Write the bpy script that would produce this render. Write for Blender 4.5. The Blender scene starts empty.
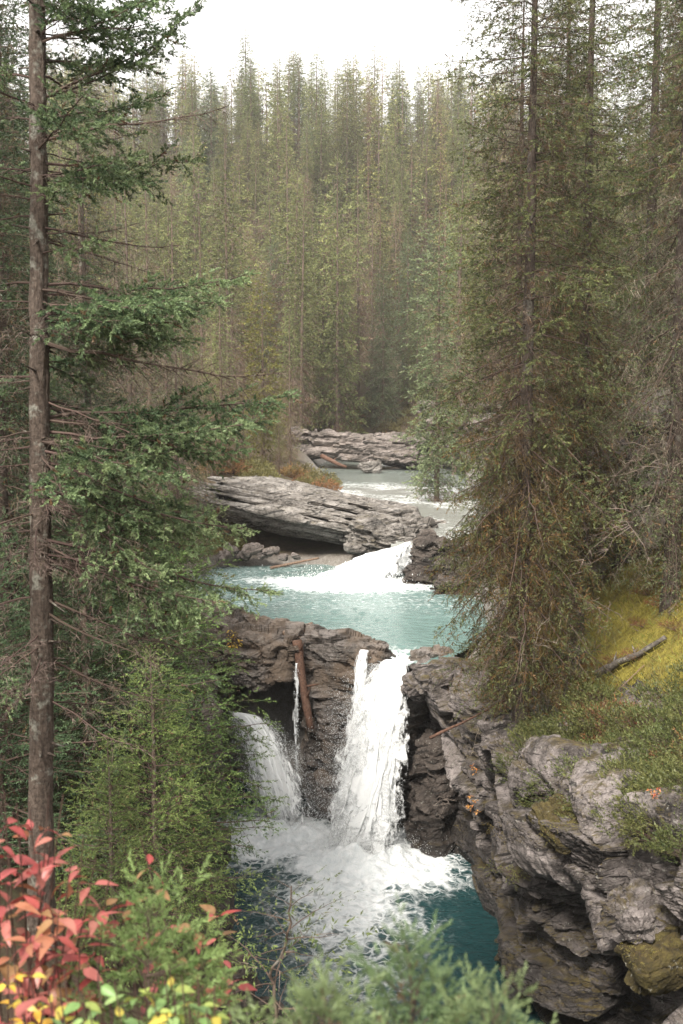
import bpy, math
import numpy as np
from mathutils import Vector

PI = math.pi
scene = bpy.context.scene
COL = scene.collection
RNG = np.random.default_rng(7)

# ------------------------------------------------------------------ camera model
CZ, TH, FPX = 11.0, math.radians(6.0), 1000.0
CT, ST = math.cos(TH), math.sin(TH)

def at(px, py, Y):
    """world point on the ray of a photo pixel at forward distance Y"""
    dx, dy = (px - 341.5) / FPX, (512 - py) / FPX
    k = Y / (CT + dy * ST)
    return np.array([dx * k, Y, CZ + k * (-ST + dy * CT)])

def px_of(x, y, z):
    dz = z - CZ
    f = y * CT - dz * ST
    u = y * ST + dz * CT
    return 341.5 + FPX * x / f, 512 - FPX * u / f

# ------------------------------------------------------------------ numpy noise
def _h(ix, iy, iz, seed):
    h = (ix.astype(np.int64) * 374761393 + iy.astype(np.int64) * 668265263 + iz.astype(np.int64) * 2147483647 % 1000003 * 7919 + iz.astype(np.int64) * 1274126177 + seed * 974711) & 0xFFFFFFFF
    h = ((h ^ (h >> 13)) * 1274126177) & 0xFFFFFFFF
    h = ((h ^ (h >> 16)) * 2246822519) & 0xFFFFFFFF
    h = h ^ (h >> 15)
    return (h & 0xFFFFFF) / float(0x1000000)

def vnoise(P, seed=0):
    i = np.floor(P).astype(np.int64); f = P - i
    f = f * f * f * (f * (f * 6 - 15) + 10)
    r = 0
    for dx in (0, 1):
        for dy in (0, 1):
            for dz in (0, 1):
                w = (f[:, 0] if dx else 1 - f[:, 0]) * (f[:, 1] if dy else 1 - f[:, 1]) * (f[:, 2] if dz else 1 - f[:, 2])
                r = r + w * _h(i[:, 0] + dx, i[:, 1] + dy, i[:, 2] + dz, seed)
    return r * 2 - 1

def fbm(P, seed=0, octv=4, gain=.5):
    a, s, r = 1.0, 0.0, 0
    Q = np.array(P, float)
    for o in range(octv):
        r = r + a * vnoise(Q, seed + o * 17); s += a
        a *= gain; Q = Q * 2.03 + 11.3
    return r / s

def worley(P, seed=0):
    b = np.floor(P).astype(np.int64)
    F1 = np.full(len(P), 9.0); F2 = np.full(len(P), 9.0); ID = np.zeros(len(P)); FA = np.zeros(len(P))
    for dx in (-1, 0, 1):
        for dy in (-1, 0, 1):
            for dz in (-1, 0, 1):
                c = b + np.array([dx, dy, dz])
                f = np.stack([_h(c[:, 0], c[:, 1], c[:, 2], seed + k) for k in (1, 2, 3)], 1) * .8 + .1
                d = np.sqrt((((c + f) - P) ** 2).sum(1))
                idv = _h(c[:, 0], c[:, 1], c[:, 2], seed + 9)
                near = d < F1
                F2 = np.where(near, F1, np.minimum(F2, d))
                ID = np.where(near, idv, ID)
                tl = np.stack([_h(c[:, 0], c[:, 1], c[:, 2], seed + k) for k in (21, 22, 23)], 1) - .5
                FA = np.where(near, ((P - c - f) * tl).sum(1), FA)
                F1 = np.where(near, d, F1)
    return F1, F2, ID, FA

def sstep(a, b, x):
    t = np.clip((x - a) / (b - a), 0, 1)
    return t * t * (3 - 2 * t)

# ------------------------------------------------------------------ mesh helpers
def mesh_np(name, V, F, mats, cols=None, fmat=None, smooth=False, uv=None, attrs=None):
    """V (n,3); F: list of index arrays, (m,3) or (m,4)"""
    me = bpy.data.meshes.new(name)
    Fs = F if isinstance(F, (list, tuple)) else [F]
    Fs = [np.asarray(f, np.int32) for f in Fs if len(f)]
    me.vertices.add(len(V)); me.vertices.foreach_set('co', np.asarray(V, np.float32).ravel())
    loops = np.concatenate([f.ravel() for f in Fs])
    tot = np.concatenate([np.full(len(f), f.shape[1], np.int32) for f in Fs])
    start = np.concatenate([[0], np.cumsum(tot)[:-1]]).astype(np.int32)
    me.loops.add(len(loops)); me.loops.foreach_set('vertex_index', loops)
    me.polygons.add(len(tot)); me.polygons.foreach_set('loop_start', start)
    me.polygons.foreach_set('loop_total', tot)
    me.polygons.foreach_set('use_smooth', np.full(len(tot), smooth, bool))
    for m in (mats if isinstance(mats, (list, tuple)) else [mats]): me.materials.append(m)
    if fmat is not None: me.polygons.foreach_set('material_index', np.asarray(fmat, np.int32))
    me.update(calc_edges=True)
    if cols is not None:
        a = me.attributes.new('col', 'FLOAT_COLOR', 'POINT')
        c = np.ones((len(V), 4), np.float32); c[:, :3] = cols
        a.data.foreach_set('color', c.ravel())
    if attrs:
        for k, v in attrs.items():
            if np.ndim(v) == 2:
                a = me.attributes.new(k, 'FLOAT_VECTOR', 'POINT'); a.data.foreach_set('vector', np.asarray(v, np.float32).ravel())
            else:
                a = me.attributes.new(k, 'FLOAT', 'POINT'); a.data.foreach_set('value', np.asarray(v, np.float32))
    me.validate()
    return me

def link(name, data, parent=None, loc=None):
    o = bpy.data.objects.new(name, data); COL.objects.link(o)
    if parent: o.parent = parent
    if loc is not None: o.location = [float(c) for c in loc]
    return o

def tag(o, label=None, cat=None, group=None, kind=None):
    if label: o['label'] = label
    if cat: o['category'] = cat
    if group: o['group'] = group
    if kind: o['kind'] = kind
    return o

def empty(name, loc, rz=0.0, s=1.0):
    o = link(name, None, None, loc)
    o.rotation_euler.z = rz; o.scale = (s, s, s)
    o.empty_display_size = .2
    return o

def copy_tree(o):
    c = o.copy(); COL.objects.link(c)
    for ch in list(o.children):
        d = ch.copy(); COL.objects.link(d); d.parent = c
    return c

def grid_faces(nu, nv, wrap=False):
    i, j = np.meshgrid(np.arange(nu if wrap else nu - 1), np.arange(nv - 1), indexing='ij')
    a = i * nv + j; b = ((i + 1) % nu) * nv + j
    return np.stack([a.ravel(), b.ravel(), (b + 1).ravel(), (a + 1).ravel()], 1)

def tube(P, R, n=6):
    P = np.asarray(P, float); R = np.broadcast_to(R, len(P))
    T = np.gradient(P, axis=0); T /= np.linalg.norm(T, axis=1, keepdims=True) + 1e-9
    ref = np.where(np.abs(T[:, 2:3]) > .8, np.array([[1., 0, 0]]), np.array([[0, 0, 1.]]))
    A = np.cross(T, ref); A /= np.linalg.norm(A, axis=1, keepdims=True) + 1e-9
    B = np.cross(T, A)
    th = np.linspace(0, 2 * PI, n, endpoint=False)
    V = P[:, None] + R[:, None, None] * (np.cos(th)[None, :, None] * A[:, None] + np.sin(th)[None, :, None] * B[:, None])
    V = V.reshape(-1, 3)
    i, j = np.meshgrid(np.arange(len(P) - 1), np.arange(n), indexing='ij')
    a = i * n + j; b = i * n + (j + 1) % n
    F = np.stack([a.ravel(), b.ravel(), (b + n).ravel(), (a + n).ravel()], 1)
    return V, F

class MB:
    """collects pieces into ONE mesh; two material slots"""
    def __init__(s): s.V, s.F, s.C, s.M, s.n = [], [], [], [], 0
    def add(s, V, F, c, mat=0):
        if len(V) == 0: return
        F = np.asarray(F)
        s.V.append(V); s.F.append(F + s.n); s.n += len(V)
        s.C.append(np.broadcast_to(np.asarray(c, float), (len(V), 3))); s.M.append(np.full(len(F), mat))
    def build(s, name, mats, smooth=False):
        return mesh_np(name, np.concatenate(s.V), s.F, mats, np.concatenate(s.C), np.concatenate(s.M), smooth)

# ------------------------------------------------------------------ node helpers
def new_mat(name):
    m = bpy.data.materials.new(name); m.use_nodes = True
    nt = m.node_tree; b = nt.nodes['Principled BSDF']
    return m, nt, b
def N(nt, t, **kw):
    n = nt.nodes.new(t)
    for k, v in kw.items():
        if k.startswith('i_'):
            n.inputs[k[2:].replace('_', ' ')].default_value = v
        else: setattr(n, k, v)
    return n
def L(nt, a, b): nt.links.new(a, b)
def ramp(nt, fac, stops):
    r = nt.nodes.new('ShaderNodeValToRGB'); L(nt, fac, r.inputs[0])
    e = r.color_ramp.elements
    while len(e) < len(stops): e.new(.5)
    for k, (p, c) in enumerate(stops):
        e[k].position = p; e[k].color = (c, c, c, 1) if np.ndim(c) == 0 else (*c, 1)
    return r.outputs[0]
def noise(nt, vec, scale, detail=5, rough=.55, dist=0.0):
    n = nt.nodes.new('ShaderNodeTexNoise'); L(nt, vec, n.inputs['Vector'])
    n.inputs['Scale'].default_value = scale; n.inputs['Detail'].default_value = detail
    n.inputs['Roughness'].default_value = rough; n.inputs['Distortion'].default_value = dist
    return n.outputs[0]
def mix(nt, fac, a, b, mode='MIX'):
    n = nt.nodes.new('ShaderNodeMix'); n.data_type = 'RGBA'; n.blend_type = mode
    for s, v in ((n.inputs[0], fac), (n.inputs[6], a), (n.inputs[7], b)):
        if hasattr(v, 'is_output'): L(nt, v, s)
        else: s.default_value = v if np.ndim(v) == 0 else (*v, 1)
    return n.outputs[2]
def mth(nt, op, a, b=0.0, clamp=False):
    n = nt.nodes.new('ShaderNodeMath'); n.operation = op; n.use_clamp = clamp
    for s, v in zip(n.inputs, (a, b)):
        if hasattr(v, 'is_output'): L(nt, v, s)
        else: s.default_value = v
    return n.outputs[0]
def mapping(nt, vec, scale=(1, 1, 1), rot=(0, 0, 0)):
    n = nt.nodes.new('ShaderNodeMapping'); L(nt, vec, n.inputs[0])
    n.inputs['Scale'].default_value = scale; n.inputs['Rotation'].default_value = rot
    return n.outputs[0]
def bump(nt, b, h, strength, dist=.02):
    n = nt.nodes.new('ShaderNodeBump'); L(nt, h, n.inputs['Height'])
    n.inputs['Strength'].default_value = strength; n.inputs['Distance'].default_value = dist
    L(nt, n.outputs[0], b.inputs['Normal'])

# ------------------------------------------------------------------ materials
def leaf_mat(name, rough=.55, trans=0.0, vary=.25, spec=.3, hue=.03):
    m, nt, b = new_mat(name)
    a = N(nt, 'ShaderNodeAttribute', attribute_name='col')
    oi = N(nt, 'ShaderNodeObjectInfo')
    hs = N(nt, 'ShaderNodeHueSaturation')
    L(nt, a.outputs['Color'], hs.inputs['Color'])
    L(nt, mth(nt, 'ADD', mth(nt, 'MULTIPLY', oi.outputs['Random'], vary * 2), 1 - vary), hs.inputs['Value'])
    rr = mth(nt, 'FRACT', mth(nt, 'MULTIPLY', oi.outputs['Random'], 7.31))
    L(nt, mth(nt, 'ADD', mth(nt, 'MULTIPLY', rr, hue), .495 - hue), hs.inputs['Hue'])
    if name == 'broad_leaf':
        tc = N(nt, 'ShaderNodeTexCoord').outputs['Object']
        c = mix(nt, ramp(nt, noise(nt, tc, 45, 4, .6), [(.42, 0), (.6, .55)]), hs.outputs[0], (.30, .16, .05), 'MULTIPLY')
        c = mix(nt, ramp(nt, noise(nt, tc, 25, 3, .6), [(.45, 0), (.62, .55)]), hs.outputs[0], c)
        hs = type('o', (), {'outputs': [c]})
    L(nt, hs.outputs[0], b.inputs['Base Color'])
    b.inputs['Roughness'].default_value = rough; b.inputs['Specular IOR Level'].default_value = spec
    if trans:
        t = N(nt, 'ShaderNodeBsdfTranslucent'); L(nt, hs.outputs[0], t.inputs['Color'])
        mx = N(nt, 'ShaderNodeMixShader'); mx.inputs[0].default_value = trans
        L(nt, b.outputs[0], mx.inputs[1]); L(nt, t.outputs[0], mx.inputs[2])
        L(nt, mx.outputs[0], nt.nodes['Material Output'].inputs['Surface'])
    return m
M_NEEDLE = leaf_mat('conifer_needles', .5, .28)
M_LEAF = leaf_mat('broad_leaf', .42, .3, .08, .4, 0)
M_TWIG = leaf_mat('twig_wood', .85, 0, .15, .2)

def bark_mat(name, c1, c2, lich, sc=1.0):
    m, nt, b = new_mat(name)
    tc = N(nt, 'ShaderNodeTexCoord').outputs['Object']
    st = mapping(nt, tc, (9 * sc, 9 * sc, 2.0 * sc))
    n1 = noise(nt, st, 2.5, 6, .65, .4)
    c = ramp(nt, n1, [(.3, c1), (.68, c2)])
    n2 = noise(nt, tc, 5 * sc, 4, .6)
    c = mix(nt, ramp(nt, n2, [(.55, 0), (.66, .8)]), c, lich)
    n3 = noise(nt, tc, 22 * sc, 3, .6)
    c = mix(nt, ramp(nt, n3, [(.35, .55), (.6, 0)]), c, tuple(v * .35 for v in c1))
    L(nt, c, b.inputs['Base Color']); b.inputs['Roughness'].default_value = .9
    b.inputs['Specular IOR Level'].default_value = .2
    bump(nt, b, mth(nt, 'ADD', n1, mth(nt, 'MULTIPLY', n3, .4)), .9, .03)
    return m
M_BARK = bark_mat('spruce_bark', (.10, .072, .055), (.19, .145, .115), (.24, .23, .2))
M_BARK_FAR = bark_mat('forest_bark', (.12, .085, .065), (.20, .15, .115), (.2, .165, .135), .4)
M_BARK_DARK = bark_mat('dark_spruce_bark', (.05, .038, .03), (.11, .085, .07), (.15, .14, .12))
M_LOG = bark_mat('weathered_log', (.16, .10, .07), (.30, .21, .15), (.33, .29, .25))

def rock_mat(name, light, mid, dark, dip=(0, 0, 0), moss=.5, wet_z=None, band=6.0, tint=None):
    m, nt, b = new_mat(name)
    g = N(nt, 'ShaderNodeNewGeometry')
    pos = g.outputs['Position']
    rot = mapping(nt, pos, (1, 1, 1), dip)
    st = mapping(nt, rot, (.45, .45, band))
    n0 = noise(nt, pos, .7, 4, .6)
    nb = noise(nt, st, 1.0, 6, .6, .6)
    nf = noise(nt, pos, 6.0, 8, .7, .3)
    nff = noise(nt, pos, 26.0, 5, .65)
    v = mth(nt, 'ADD', mth(nt, 'MULTIPLY', n0, .5), mth(nt, 'ADD', mth(nt, 'MULTIPLY', nb, .5), mth(nt, 'MULTIPLY', nf, .45))); v = mth(nt, 'SUBTRACT', v, .14)
    c = ramp(nt, v, [(.42, dark), (.56, mid), (.72, light)])
    # dark mineral streaks and cracks
    c = mix(nt, ramp(nt, noise(nt, st, 2.3, 3, .5, 1.2), [(.36, .85), (.44, 0)]), c, tuple(k * .45 for k in dark))
    vc = N(nt, 'ShaderNodeTexVoronoi', feature='DISTANCE_TO_EDGE'); L(nt, mapping(nt, mapping(nt, pos, (1, 1, 1), dip), (1.3, 1.3, 3.6)), vc.inputs['Vector'])
    crack = mth(nt, 'ADD', vc.outputs['Distance'], mth(nt, 'MULTIPLY', mth(nt, 'SUBTRACT', nf, .5), .12))
    c = mix(nt, ramp(nt, crack, [(.0, .75), (.035, 0)]), c, tuple(k * .3 for k in dark))
    if tint:
        c = mix(nt, ramp(nt, noise(nt, pos, .9, 4, .6), [(.45, 0), (.62, .75)]), c, tint)
    # pale lichen spots
    c = mix(nt, ramp(nt, noise(nt, pos, 14, 3, .5), [(.64, 0), (.70, .5)]), c, (.36, .35, .31))
    if wet_z is not None:
        sx = N(nt, 'ShaderNodeSeparateXYZ'); L(nt, pos, sx.inputs[0])
        wz = mth(nt, 'ADD', sx.outputs[2], mth(nt, 'MULTIPLY', mth(nt, 'SUBTRACT', n0, .5), 2.2))
        wet = mth(nt, 'MULTIPLY', mth(nt, 'SUBTRACT', wet_z[1], wz), 1.0 / (wet_z[1] - wet_z[0]), True)
        c = mix(nt, mth(nt, 'MULTIPLY', wet, .8), c, tuple(k * .55 for k in dark))
        L(nt, mth(nt, 'SUBTRACT', .85, mth(nt, 'MULTIPLY', wet, .5)), b.inputs['Roughness'])
    else:
        b.inputs['Roughness'].default_value = .8
    # moss grows where the rock lies flat
    sn = N(nt, 'ShaderNodeSeparateXYZ'); L(nt, g.outputs['Normal'], sn.inputs[0])
    up = ramp(nt, sn.outputs[2], [(.45, 0), (.8, 1)])
    mm = mth(nt, 'MULTIPLY', up, ramp(nt, noise(nt, pos, 1.6, 5, .65), [(.62 - moss * .35, 0), (.74 - moss * .35, 1)]))
    mc = ramp(nt, noise(nt, pos, 9, 4, .6), [(.35, (.035, .027, .012)), (.55, (.075, .055, .018)), (.7, (.12, .10, .028))])
    c = mix(nt, mth(nt, 'MULTIPLY', mm, min(1, moss * 1.6)), c, mc)
    L(nt, c, b.inputs['Base Color'])
    b.inputs['Specular IOR Level'].default_value = .35
    h = mth(nt, 'ADD', mth(nt, 'MULTIPLY', nf, .8), mth(nt, 'ADD', mth(nt, 'MULTIPLY', nff, .3), mth(nt, 'MULTIPLY', nb, .6)))
    bump(nt, b, h, 1.0, .09)
    return m
M_CLIFF = rock_mat('limestone_cliff', (.28, .245, .232), (.11, .094, .087), (.024, .02, .018), (.1, .25, .3), .5, (.2, 2.6), 5)
M_FALLS = rock_mat('wet_falls_rock', (.25, .222, .205), (.125, .108, .095), (.036, .03, .026), (.05, .08, .2), .15, (-.8, 1.6), 7, (.17, .125, .09))
M_SLAB = rock_mat('banded_slab', (.34, .315, .29), (.165, .148, .132), (.032, .029, .026), (.0, .2, 0), .3, None, 5)
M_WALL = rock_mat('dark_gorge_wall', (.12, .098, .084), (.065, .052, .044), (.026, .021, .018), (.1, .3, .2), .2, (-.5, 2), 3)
M_OUT = rock_mat('outcrop_rock', (.28, .24, .22), (.15, .125, .11), (.035, .03, .026), (.1, .25, .1), .3, None, 4)

# ground: forest floor with moss, gravel near the river, yellow grass on the slope
def ground_mat():
    m, nt, b = new_mat('forest_floor')
    pos = N(nt, 'ShaderNodeNewGeometry').outputs['Position']
    gv = N(nt, 'ShaderNodeAttribute', attribute_name='gravel').outputs['Fac']
    mo = N(nt, 'ShaderNodeAttribute', attribute_name='moss').outputs['Fac']
    n1 = noise(nt, pos, 1.1, 6, .65); n2 = noise(nt, pos, 7, 6, .7); n3 = noise(nt, pos, 30, 4, .6)
    c = ramp(nt, n1, [(.3, (.045, .034, .022)), (.5, (.085, .062, .04)), (.62, (.075, .07, .03)), (.75, (.11, .085, .05))])
    c = mix(nt, ramp(nt, n2, [(.45, 0), (.7, .6)]), c, (.14, .105, .07))
    ms = ramp(nt, n2, [(.3, (.10, .075, .02)), (.5, (.23, .195, .04)), (.68, (.33, .28, .06))])
    c = mix(nt, mth(nt, 'MULTIPLY', mo, ramp(nt, n1, [(.3, .3), (.5, 1)])), c, ms)
    gc = ramp(nt, mth(nt, 'ADD', mth(nt, 'MULTIPLY', n2, .5), mth(nt, 'MULTIPLY', n3, .5)), [(.35, (.16, .145, .13)), (.5, (.30, .28, .26)), (.65, (.42, .4, .38))])
    c = mix(nt, gv, c, gc)
    L(nt, c, b.inputs['Base Color']); b.inputs['Roughness'].default_value = .9; b.inputs['Specular IOR Level'].default_value = .2
    bump(nt, b, mth(nt, 'ADD', n2, mth(nt, 'MULTIPLY', n3, .5)), .9, .08)
    return m
M_GROUND = ground_mat()

def water_mat(name, deep, shallow, foam_scale, ripple=.35, rough=.06):
    m, nt, b = new_mat(name)
    pos = N(nt, 'ShaderNodeNewGeometry').outputs['Position']
    fo = N(nt, 'ShaderNodeAttribute', attribute_name='foam').outputs['Fac']
    sh = N(nt, 'ShaderNodeAttribute', attribute_name='shallow').outputs['Fac']
    n1 = noise(nt, pos, 1.2, 4, .6, .6)
    c = mix(nt, sh, mix(nt, n1, deep, tuple(k * 1.5 for k in deep)), shallow)
    # lace of foam: broken cell walls
    wp = N(nt, 'ShaderNodeVectorMath', operation='ADD')
    nn = N(nt, 'ShaderNodeTexNoise'); L(nt, pos, nn.inputs['Vector']); nn.inputs['Scale'].default_value = 2.2; nn.inputs['Detail'].default_value = 3
    sc = N(nt, 'ShaderNodeVectorMath', operation='SCALE'); L(nt, nn.outputs['Color'], sc.inputs[0]); sc.inputs['Scale'].default_value = .55
    L(nt, pos, wp.inputs[0]); L(nt, sc.outputs[0], wp.inputs[1])
    vo = N(nt, 'ShaderNodeTexVoronoi', feature='DISTANCE_TO_EDGE'); L(nt, wp.outputs[0], vo.inputs['Vector']); vo.inputs['Scale'].default_value = foam_scale
    vo2 = N(nt, 'ShaderNodeTexVoronoi', feature='DISTANCE_TO_EDGE'); L(nt, wp.outputs[0], vo2.inputs['Vector']); vo2.inputs['Scale'].default_value = foam_scale * 2.7
    lace = mth(nt, 'MINIMUM', vo.outputs['Distance'], mth(nt, 'MULTIPLY', vo2.outputs['Distance'], 1.6))
    nf = noise(nt, pos, 5.5, 6, .7)
    t = mth(nt, 'ADD', mth(nt, 'MULTIPLY', fo, 1.6), mth(nt, 'MULTIPLY', mth(nt, 'SUBTRACT', nf, .5), 1.0))
    thr = mth(nt, 'SUBTRACT', t, mth(nt, 'MULTIPLY', lace, 1.9))
    f = ramp(nt, thr, [(.0, 0), (.16, .22), (.62, 1)])
    f = mth(nt, 'MULTIPLY', f, ramp(nt, fo, [(.02, 0), (.12, 1)]))
    c = mix(nt, f, c, mix(nt, ramp(nt, nf, [(.35, 0), (.65, 1)]), (.62, .66, .67), (.84, .85, .85)))
    L(nt, c, b.inputs['Base Color'])
    L(nt, mth(nt, 'ADD', mth(nt, 'MULTIPLY', f, .6), rough), b.inputs['Roughness'])
    b.inputs['IOR'].default_value = 1.33
    h = mth(nt, 'ADD', noise(nt, mapping(nt, pos, (1.0, 1.6, 1)), 3.2, 5, .6, .5), mth(nt, 'MULTIPLY', noise(nt, pos, 13, 3, .6), .25))
    bump(nt, b, mth(nt, 'ADD', h, mth(nt, 'MULTIPLY', f, .3)), ripple, .12)
    return m
M_POOL = water_mat('plunge_pool_water', (.010, .034, .036), (.10, .19, .19), 1.5, .6)
M_UPPOOL = water_mat('upper_pool_water', (.095, .158, .146), (.23, .30, .28), 1.7, .5)
M_RIVER = water_mat('river_water', (.11, .135, .12), (.26, .26, .24), 1.1, .4, .12)

def white_mat():
    m, nt, b = new_mat('white_water')
    uv = N(nt, 'ShaderNodeAttribute', attribute_name='flow').outputs['Vector']
    ed = N(nt, 'ShaderNodeAttribute', attribute_name='dens').outputs['Fac']
    n1 = noise(nt, mapping(nt, uv, (9, 1.1, 1)), 1.0, 6, .7, .3)
    n2 = noise(nt, mapping(nt, uv, (26, 3.2, 1)), 1.0, 5, .7, .2)
    v = mth(nt, 'ADD', mth(nt, 'MULTIPLY', n1, .6), mth(nt, 'MULTIPLY', n2, .4))
    c = ramp(nt, v, [(.28, (.58, .63, .65)), (.43, (.75, .77, .78)), (.58, (.84, .85, .85))])
    L(nt, c, b.inputs['Base Color']); b.inputs['Roughness'].default_value = .35
    a = ramp(nt, mth(nt, 'ADD', ed, mth(nt, 'MULTIPLY', mth(nt, 'SUBTRACT', v, .5), 3.2)), [(.28, 0), (.55, 1)])
    L(nt, a, b.inputs['Alpha'])
    bump(nt, b, v, .15, .04)
    return m
M_WHITE = white_mat()
def drop_mat():
    m, nt, b = new_mat('spray_drops')
    b.inputs['Base Color'].default_value = (.8, .82, .82, 1); b.inputs['Roughness'].default_value = .3
    return m
M_DROP = drop_mat()

# ------------------------------------------------------------------ ground
GP = np.array([
    (0, 0, 9.4), (-4, 0, 9.7), (3, 0, 8.0), (0, -10, 10.6), (-20, 0, 16), (0, 3, 8.2), (1.2, 4, 6.9), (0, 6, 6.0), (.2, 9, 3.9), (-3, 8, 6.9), (-8, 8, 9.5),
    (-1.5, 13, 3.7), (-2.7, 16, 3.8), (-3.6, 20, 4.2), (-4.6, 24, 4.6), (-7, 16, 6), (-15, 15, 10), (-7, 24, 6.0), (-15, 25, 9), (-30, 20, 15),
    (-5.2, 30, 5.0), (-6, 36, 5.2), (-9, 36, 6.6), (-15, 38, 9), (-3, 28.5, 4.6), (-1, 27.2, 4.6), (.6, 26.2, 4.5), (1.8, 25, 4.3),
    (-5, 40, 5.2), (0, 40, 5.1), (-5, 43, 5.7), (-1, 43.2, 5.5), (-6, 47, 7.6), (-2, 47, 7.3), (1.5, 46, 6.5), (-.4, 55, 6.5), (-2.5, 70, 7.1), (-3.5, 85, 7.4),
    (-10, 47, 8.6), (-10, 55, 9.2), (-20, 60, 14), (-40, 60, 24), (-12, 80, 11), (-30, 90, 22),
    (0, 98, 9.2), (10, 100, 9.5), (-20, 100, 17), (0, 108, 16), (0, 120, 26), (0, 135, 38), (0, 150, 48), (0, 170, 54), (0, 200, 56), (0, 260, 56), (-25, 120, 28), (-30, 150, 49), (30, 120, 26), (32, 150, 48), (-60, 120, 36), (60, 120, 34),
    (-80, 200, 55), (80, 200, 52), (0, 400, 50), (-200, 300, 60), (200, 300, 60), (-200, 60, 50), (200, 60, 50), (0, -80, 20), (-100, -40, 40), (100, -40, 40),
    (3.4, 24, 4.6), (3.8, 22.5, 4.8), (4.6, 19.5, 5.0), (5.0, 17, 5.25), (5.2, 14.5, 5.7), (5.6, 12, 6.1), (6.3, 9, 6.3), (8, 5, 6.5), (9.5, 0, 7),
    (5.2, 21.5, 5.7), (6.4, 18, 7.0), (8, 20, 8.2), (8, 16, 8.2), (12, 18, 11), (10, 12, 9), (14, 8, 11), (20, 20, 17), (12, 28, 12), (6.4, 28, 7),
    (4.6, 28, 5.2), (5.2, 32, 5.4), (5, 36.5, 6.3), (7, 38, 7.6), (15, 40, 14), (8, 45, 7.5), (9, 55, 7.4), (12, 60, 9.5), (22, 60, 16), (11, 80, 7.8), (22, 85, 12), (40, 60, 28), (40, 90, 25),
    (14, 95, 8.4), (20, 95, 11)], float)
def _rbf():
    d = np.linalg.norm(GP[:, None, :2] - GP[None, :, :2], axis=2)
    n = len(GP); A = np.zeros((n + 3, n + 3))
    A[:n, :n] = -d + np.eye(n) * -.02
    A[:n, n] = A[n, :n] = 1; A[:n, n + 1:] = GP[:, :2]; A[n + 1:, :n] = GP[:, :2].T
    return np.linalg.solve(A, np.concatenate([GP[:, 2], [0, 0, 0]]))
RW = _rbf()
def ground0(x, y):
    x = np.atleast_1d(np.asarray(x, float)); y = np.atleast_1d(np.asarray(y, float))
    out = np.empty(len(x))
    for k in range(0, len(x), 20000):
        X, Y = x[k:k + 20000], y[k:k + 20000]
        d = np.hypot(X[:, None] - GP[None, :, 0], Y[:, None] - GP[None, :, 1])
        out[k:k + 20000] = -d @ RW[:-3] + RW[-3] + RW[-2] * X + RW[-1] * Y
    return out

GORGE = np.array([(2.2, -10), (2.2, 0), (1.0, 6), (-1.4, 11), (-2.8, 14), (-3.4, 17), (-3.8, 20), (-4.6, 24), (-5.5, 28), (-5.6, 30.6), (-4.6, 30.8), (-2.9, 28.5), (-1.1, 27.4), (.3, 26.5), (1.3, 25.8), (2.6, 25.2),
    (3.6, 23.5), (4.4, 21.5), (5.0, 19), (5.6, 17), (6.1, 14.5), (6.2, 12), (6.8, 9), (8, 5), (9.5, 0), (11, -10)], float)
POOL = np.array([(-4.9, 31.2), (-5.2, 36), (-4.6, 38.8), (-1, 39.4), (1, 38.2), (3.2, 36.6), (4.2, 32), (3.8, 28), (3.0, 26), (2.2, 24.6), (1.2, 25.2), (0, 26.2), (-1.2, 27.2), (-2.6, 28.4)], float)
RIVER = np.array([(2.35, 37.4), (3.0, 40), (3.6, 44), (1.6, 50), (.2, 55), (-1, 70), (-1.5, 80), (0, 92), (14, 95), (12, 88), (9, 80), (8.5, 70), (6.8, 55), (6.8, 50), (6.5, 45), (5, 40), (3.2, 36.9)], float)
def sdist(poly, x, y):
    """signed distance to a polygon, negative inside"""
    d = np.full(len(x), 1e9); ins = np.zeros(len(x), bool)
    n = len(poly)
    for i in range(n):
        a, b = poly[i], poly[(i + 1) % n]
        e = b - a
        t = np.clip(((x - a[0]) * e[0] + (y - a[1]) * e[1]) / (e @ e), 0, 1)
        d = np.minimum(d, np.hypot(x - a[0] - t * e[0], y - a[1] - t * e[1]))
        if e[1] != 0:
            c = ((a[1] > y) != (b[1] > y)) & (x < e[0] * (y - a[1]) / e[1] + a[0])
            ins ^= c
    return np.where(ins, -d, d)
def ground(x, y, carve=True):
    x = np.atleast_1d(np.asarray(x, float)); y = np.atleast_1d(np.asarray(y, float))
    z = ground0(x, y)
    P = np.stack([x, y, x * 0], 1)
    z = z + fbm(P * .35, 3, 4) * .22 + fbm(P * .09, 5, 3) * .6 * sstep(40, 90, y)
    if carve:
        w = sdist(RIVER, x, y); bz = 5.55 + (y - 37) * .008
        z = np.where(w < 2.0, bz + (z - bz) * sstep(-.5, 2.0, w), z)
        w = sdist(POOL, x, y)
        z = np.where(w < .8, 3.9 + (z - 3.9) * sstep(-.2, .8, w), z)
        w = sdist(GORGE, x, y)
        z = np.where(w < .25, -1.8 + (z + 1.8) * sstep(-.1, .25, w), z)
    return z
def gz(x, y): return float(ground([x], [y])[0])

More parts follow.
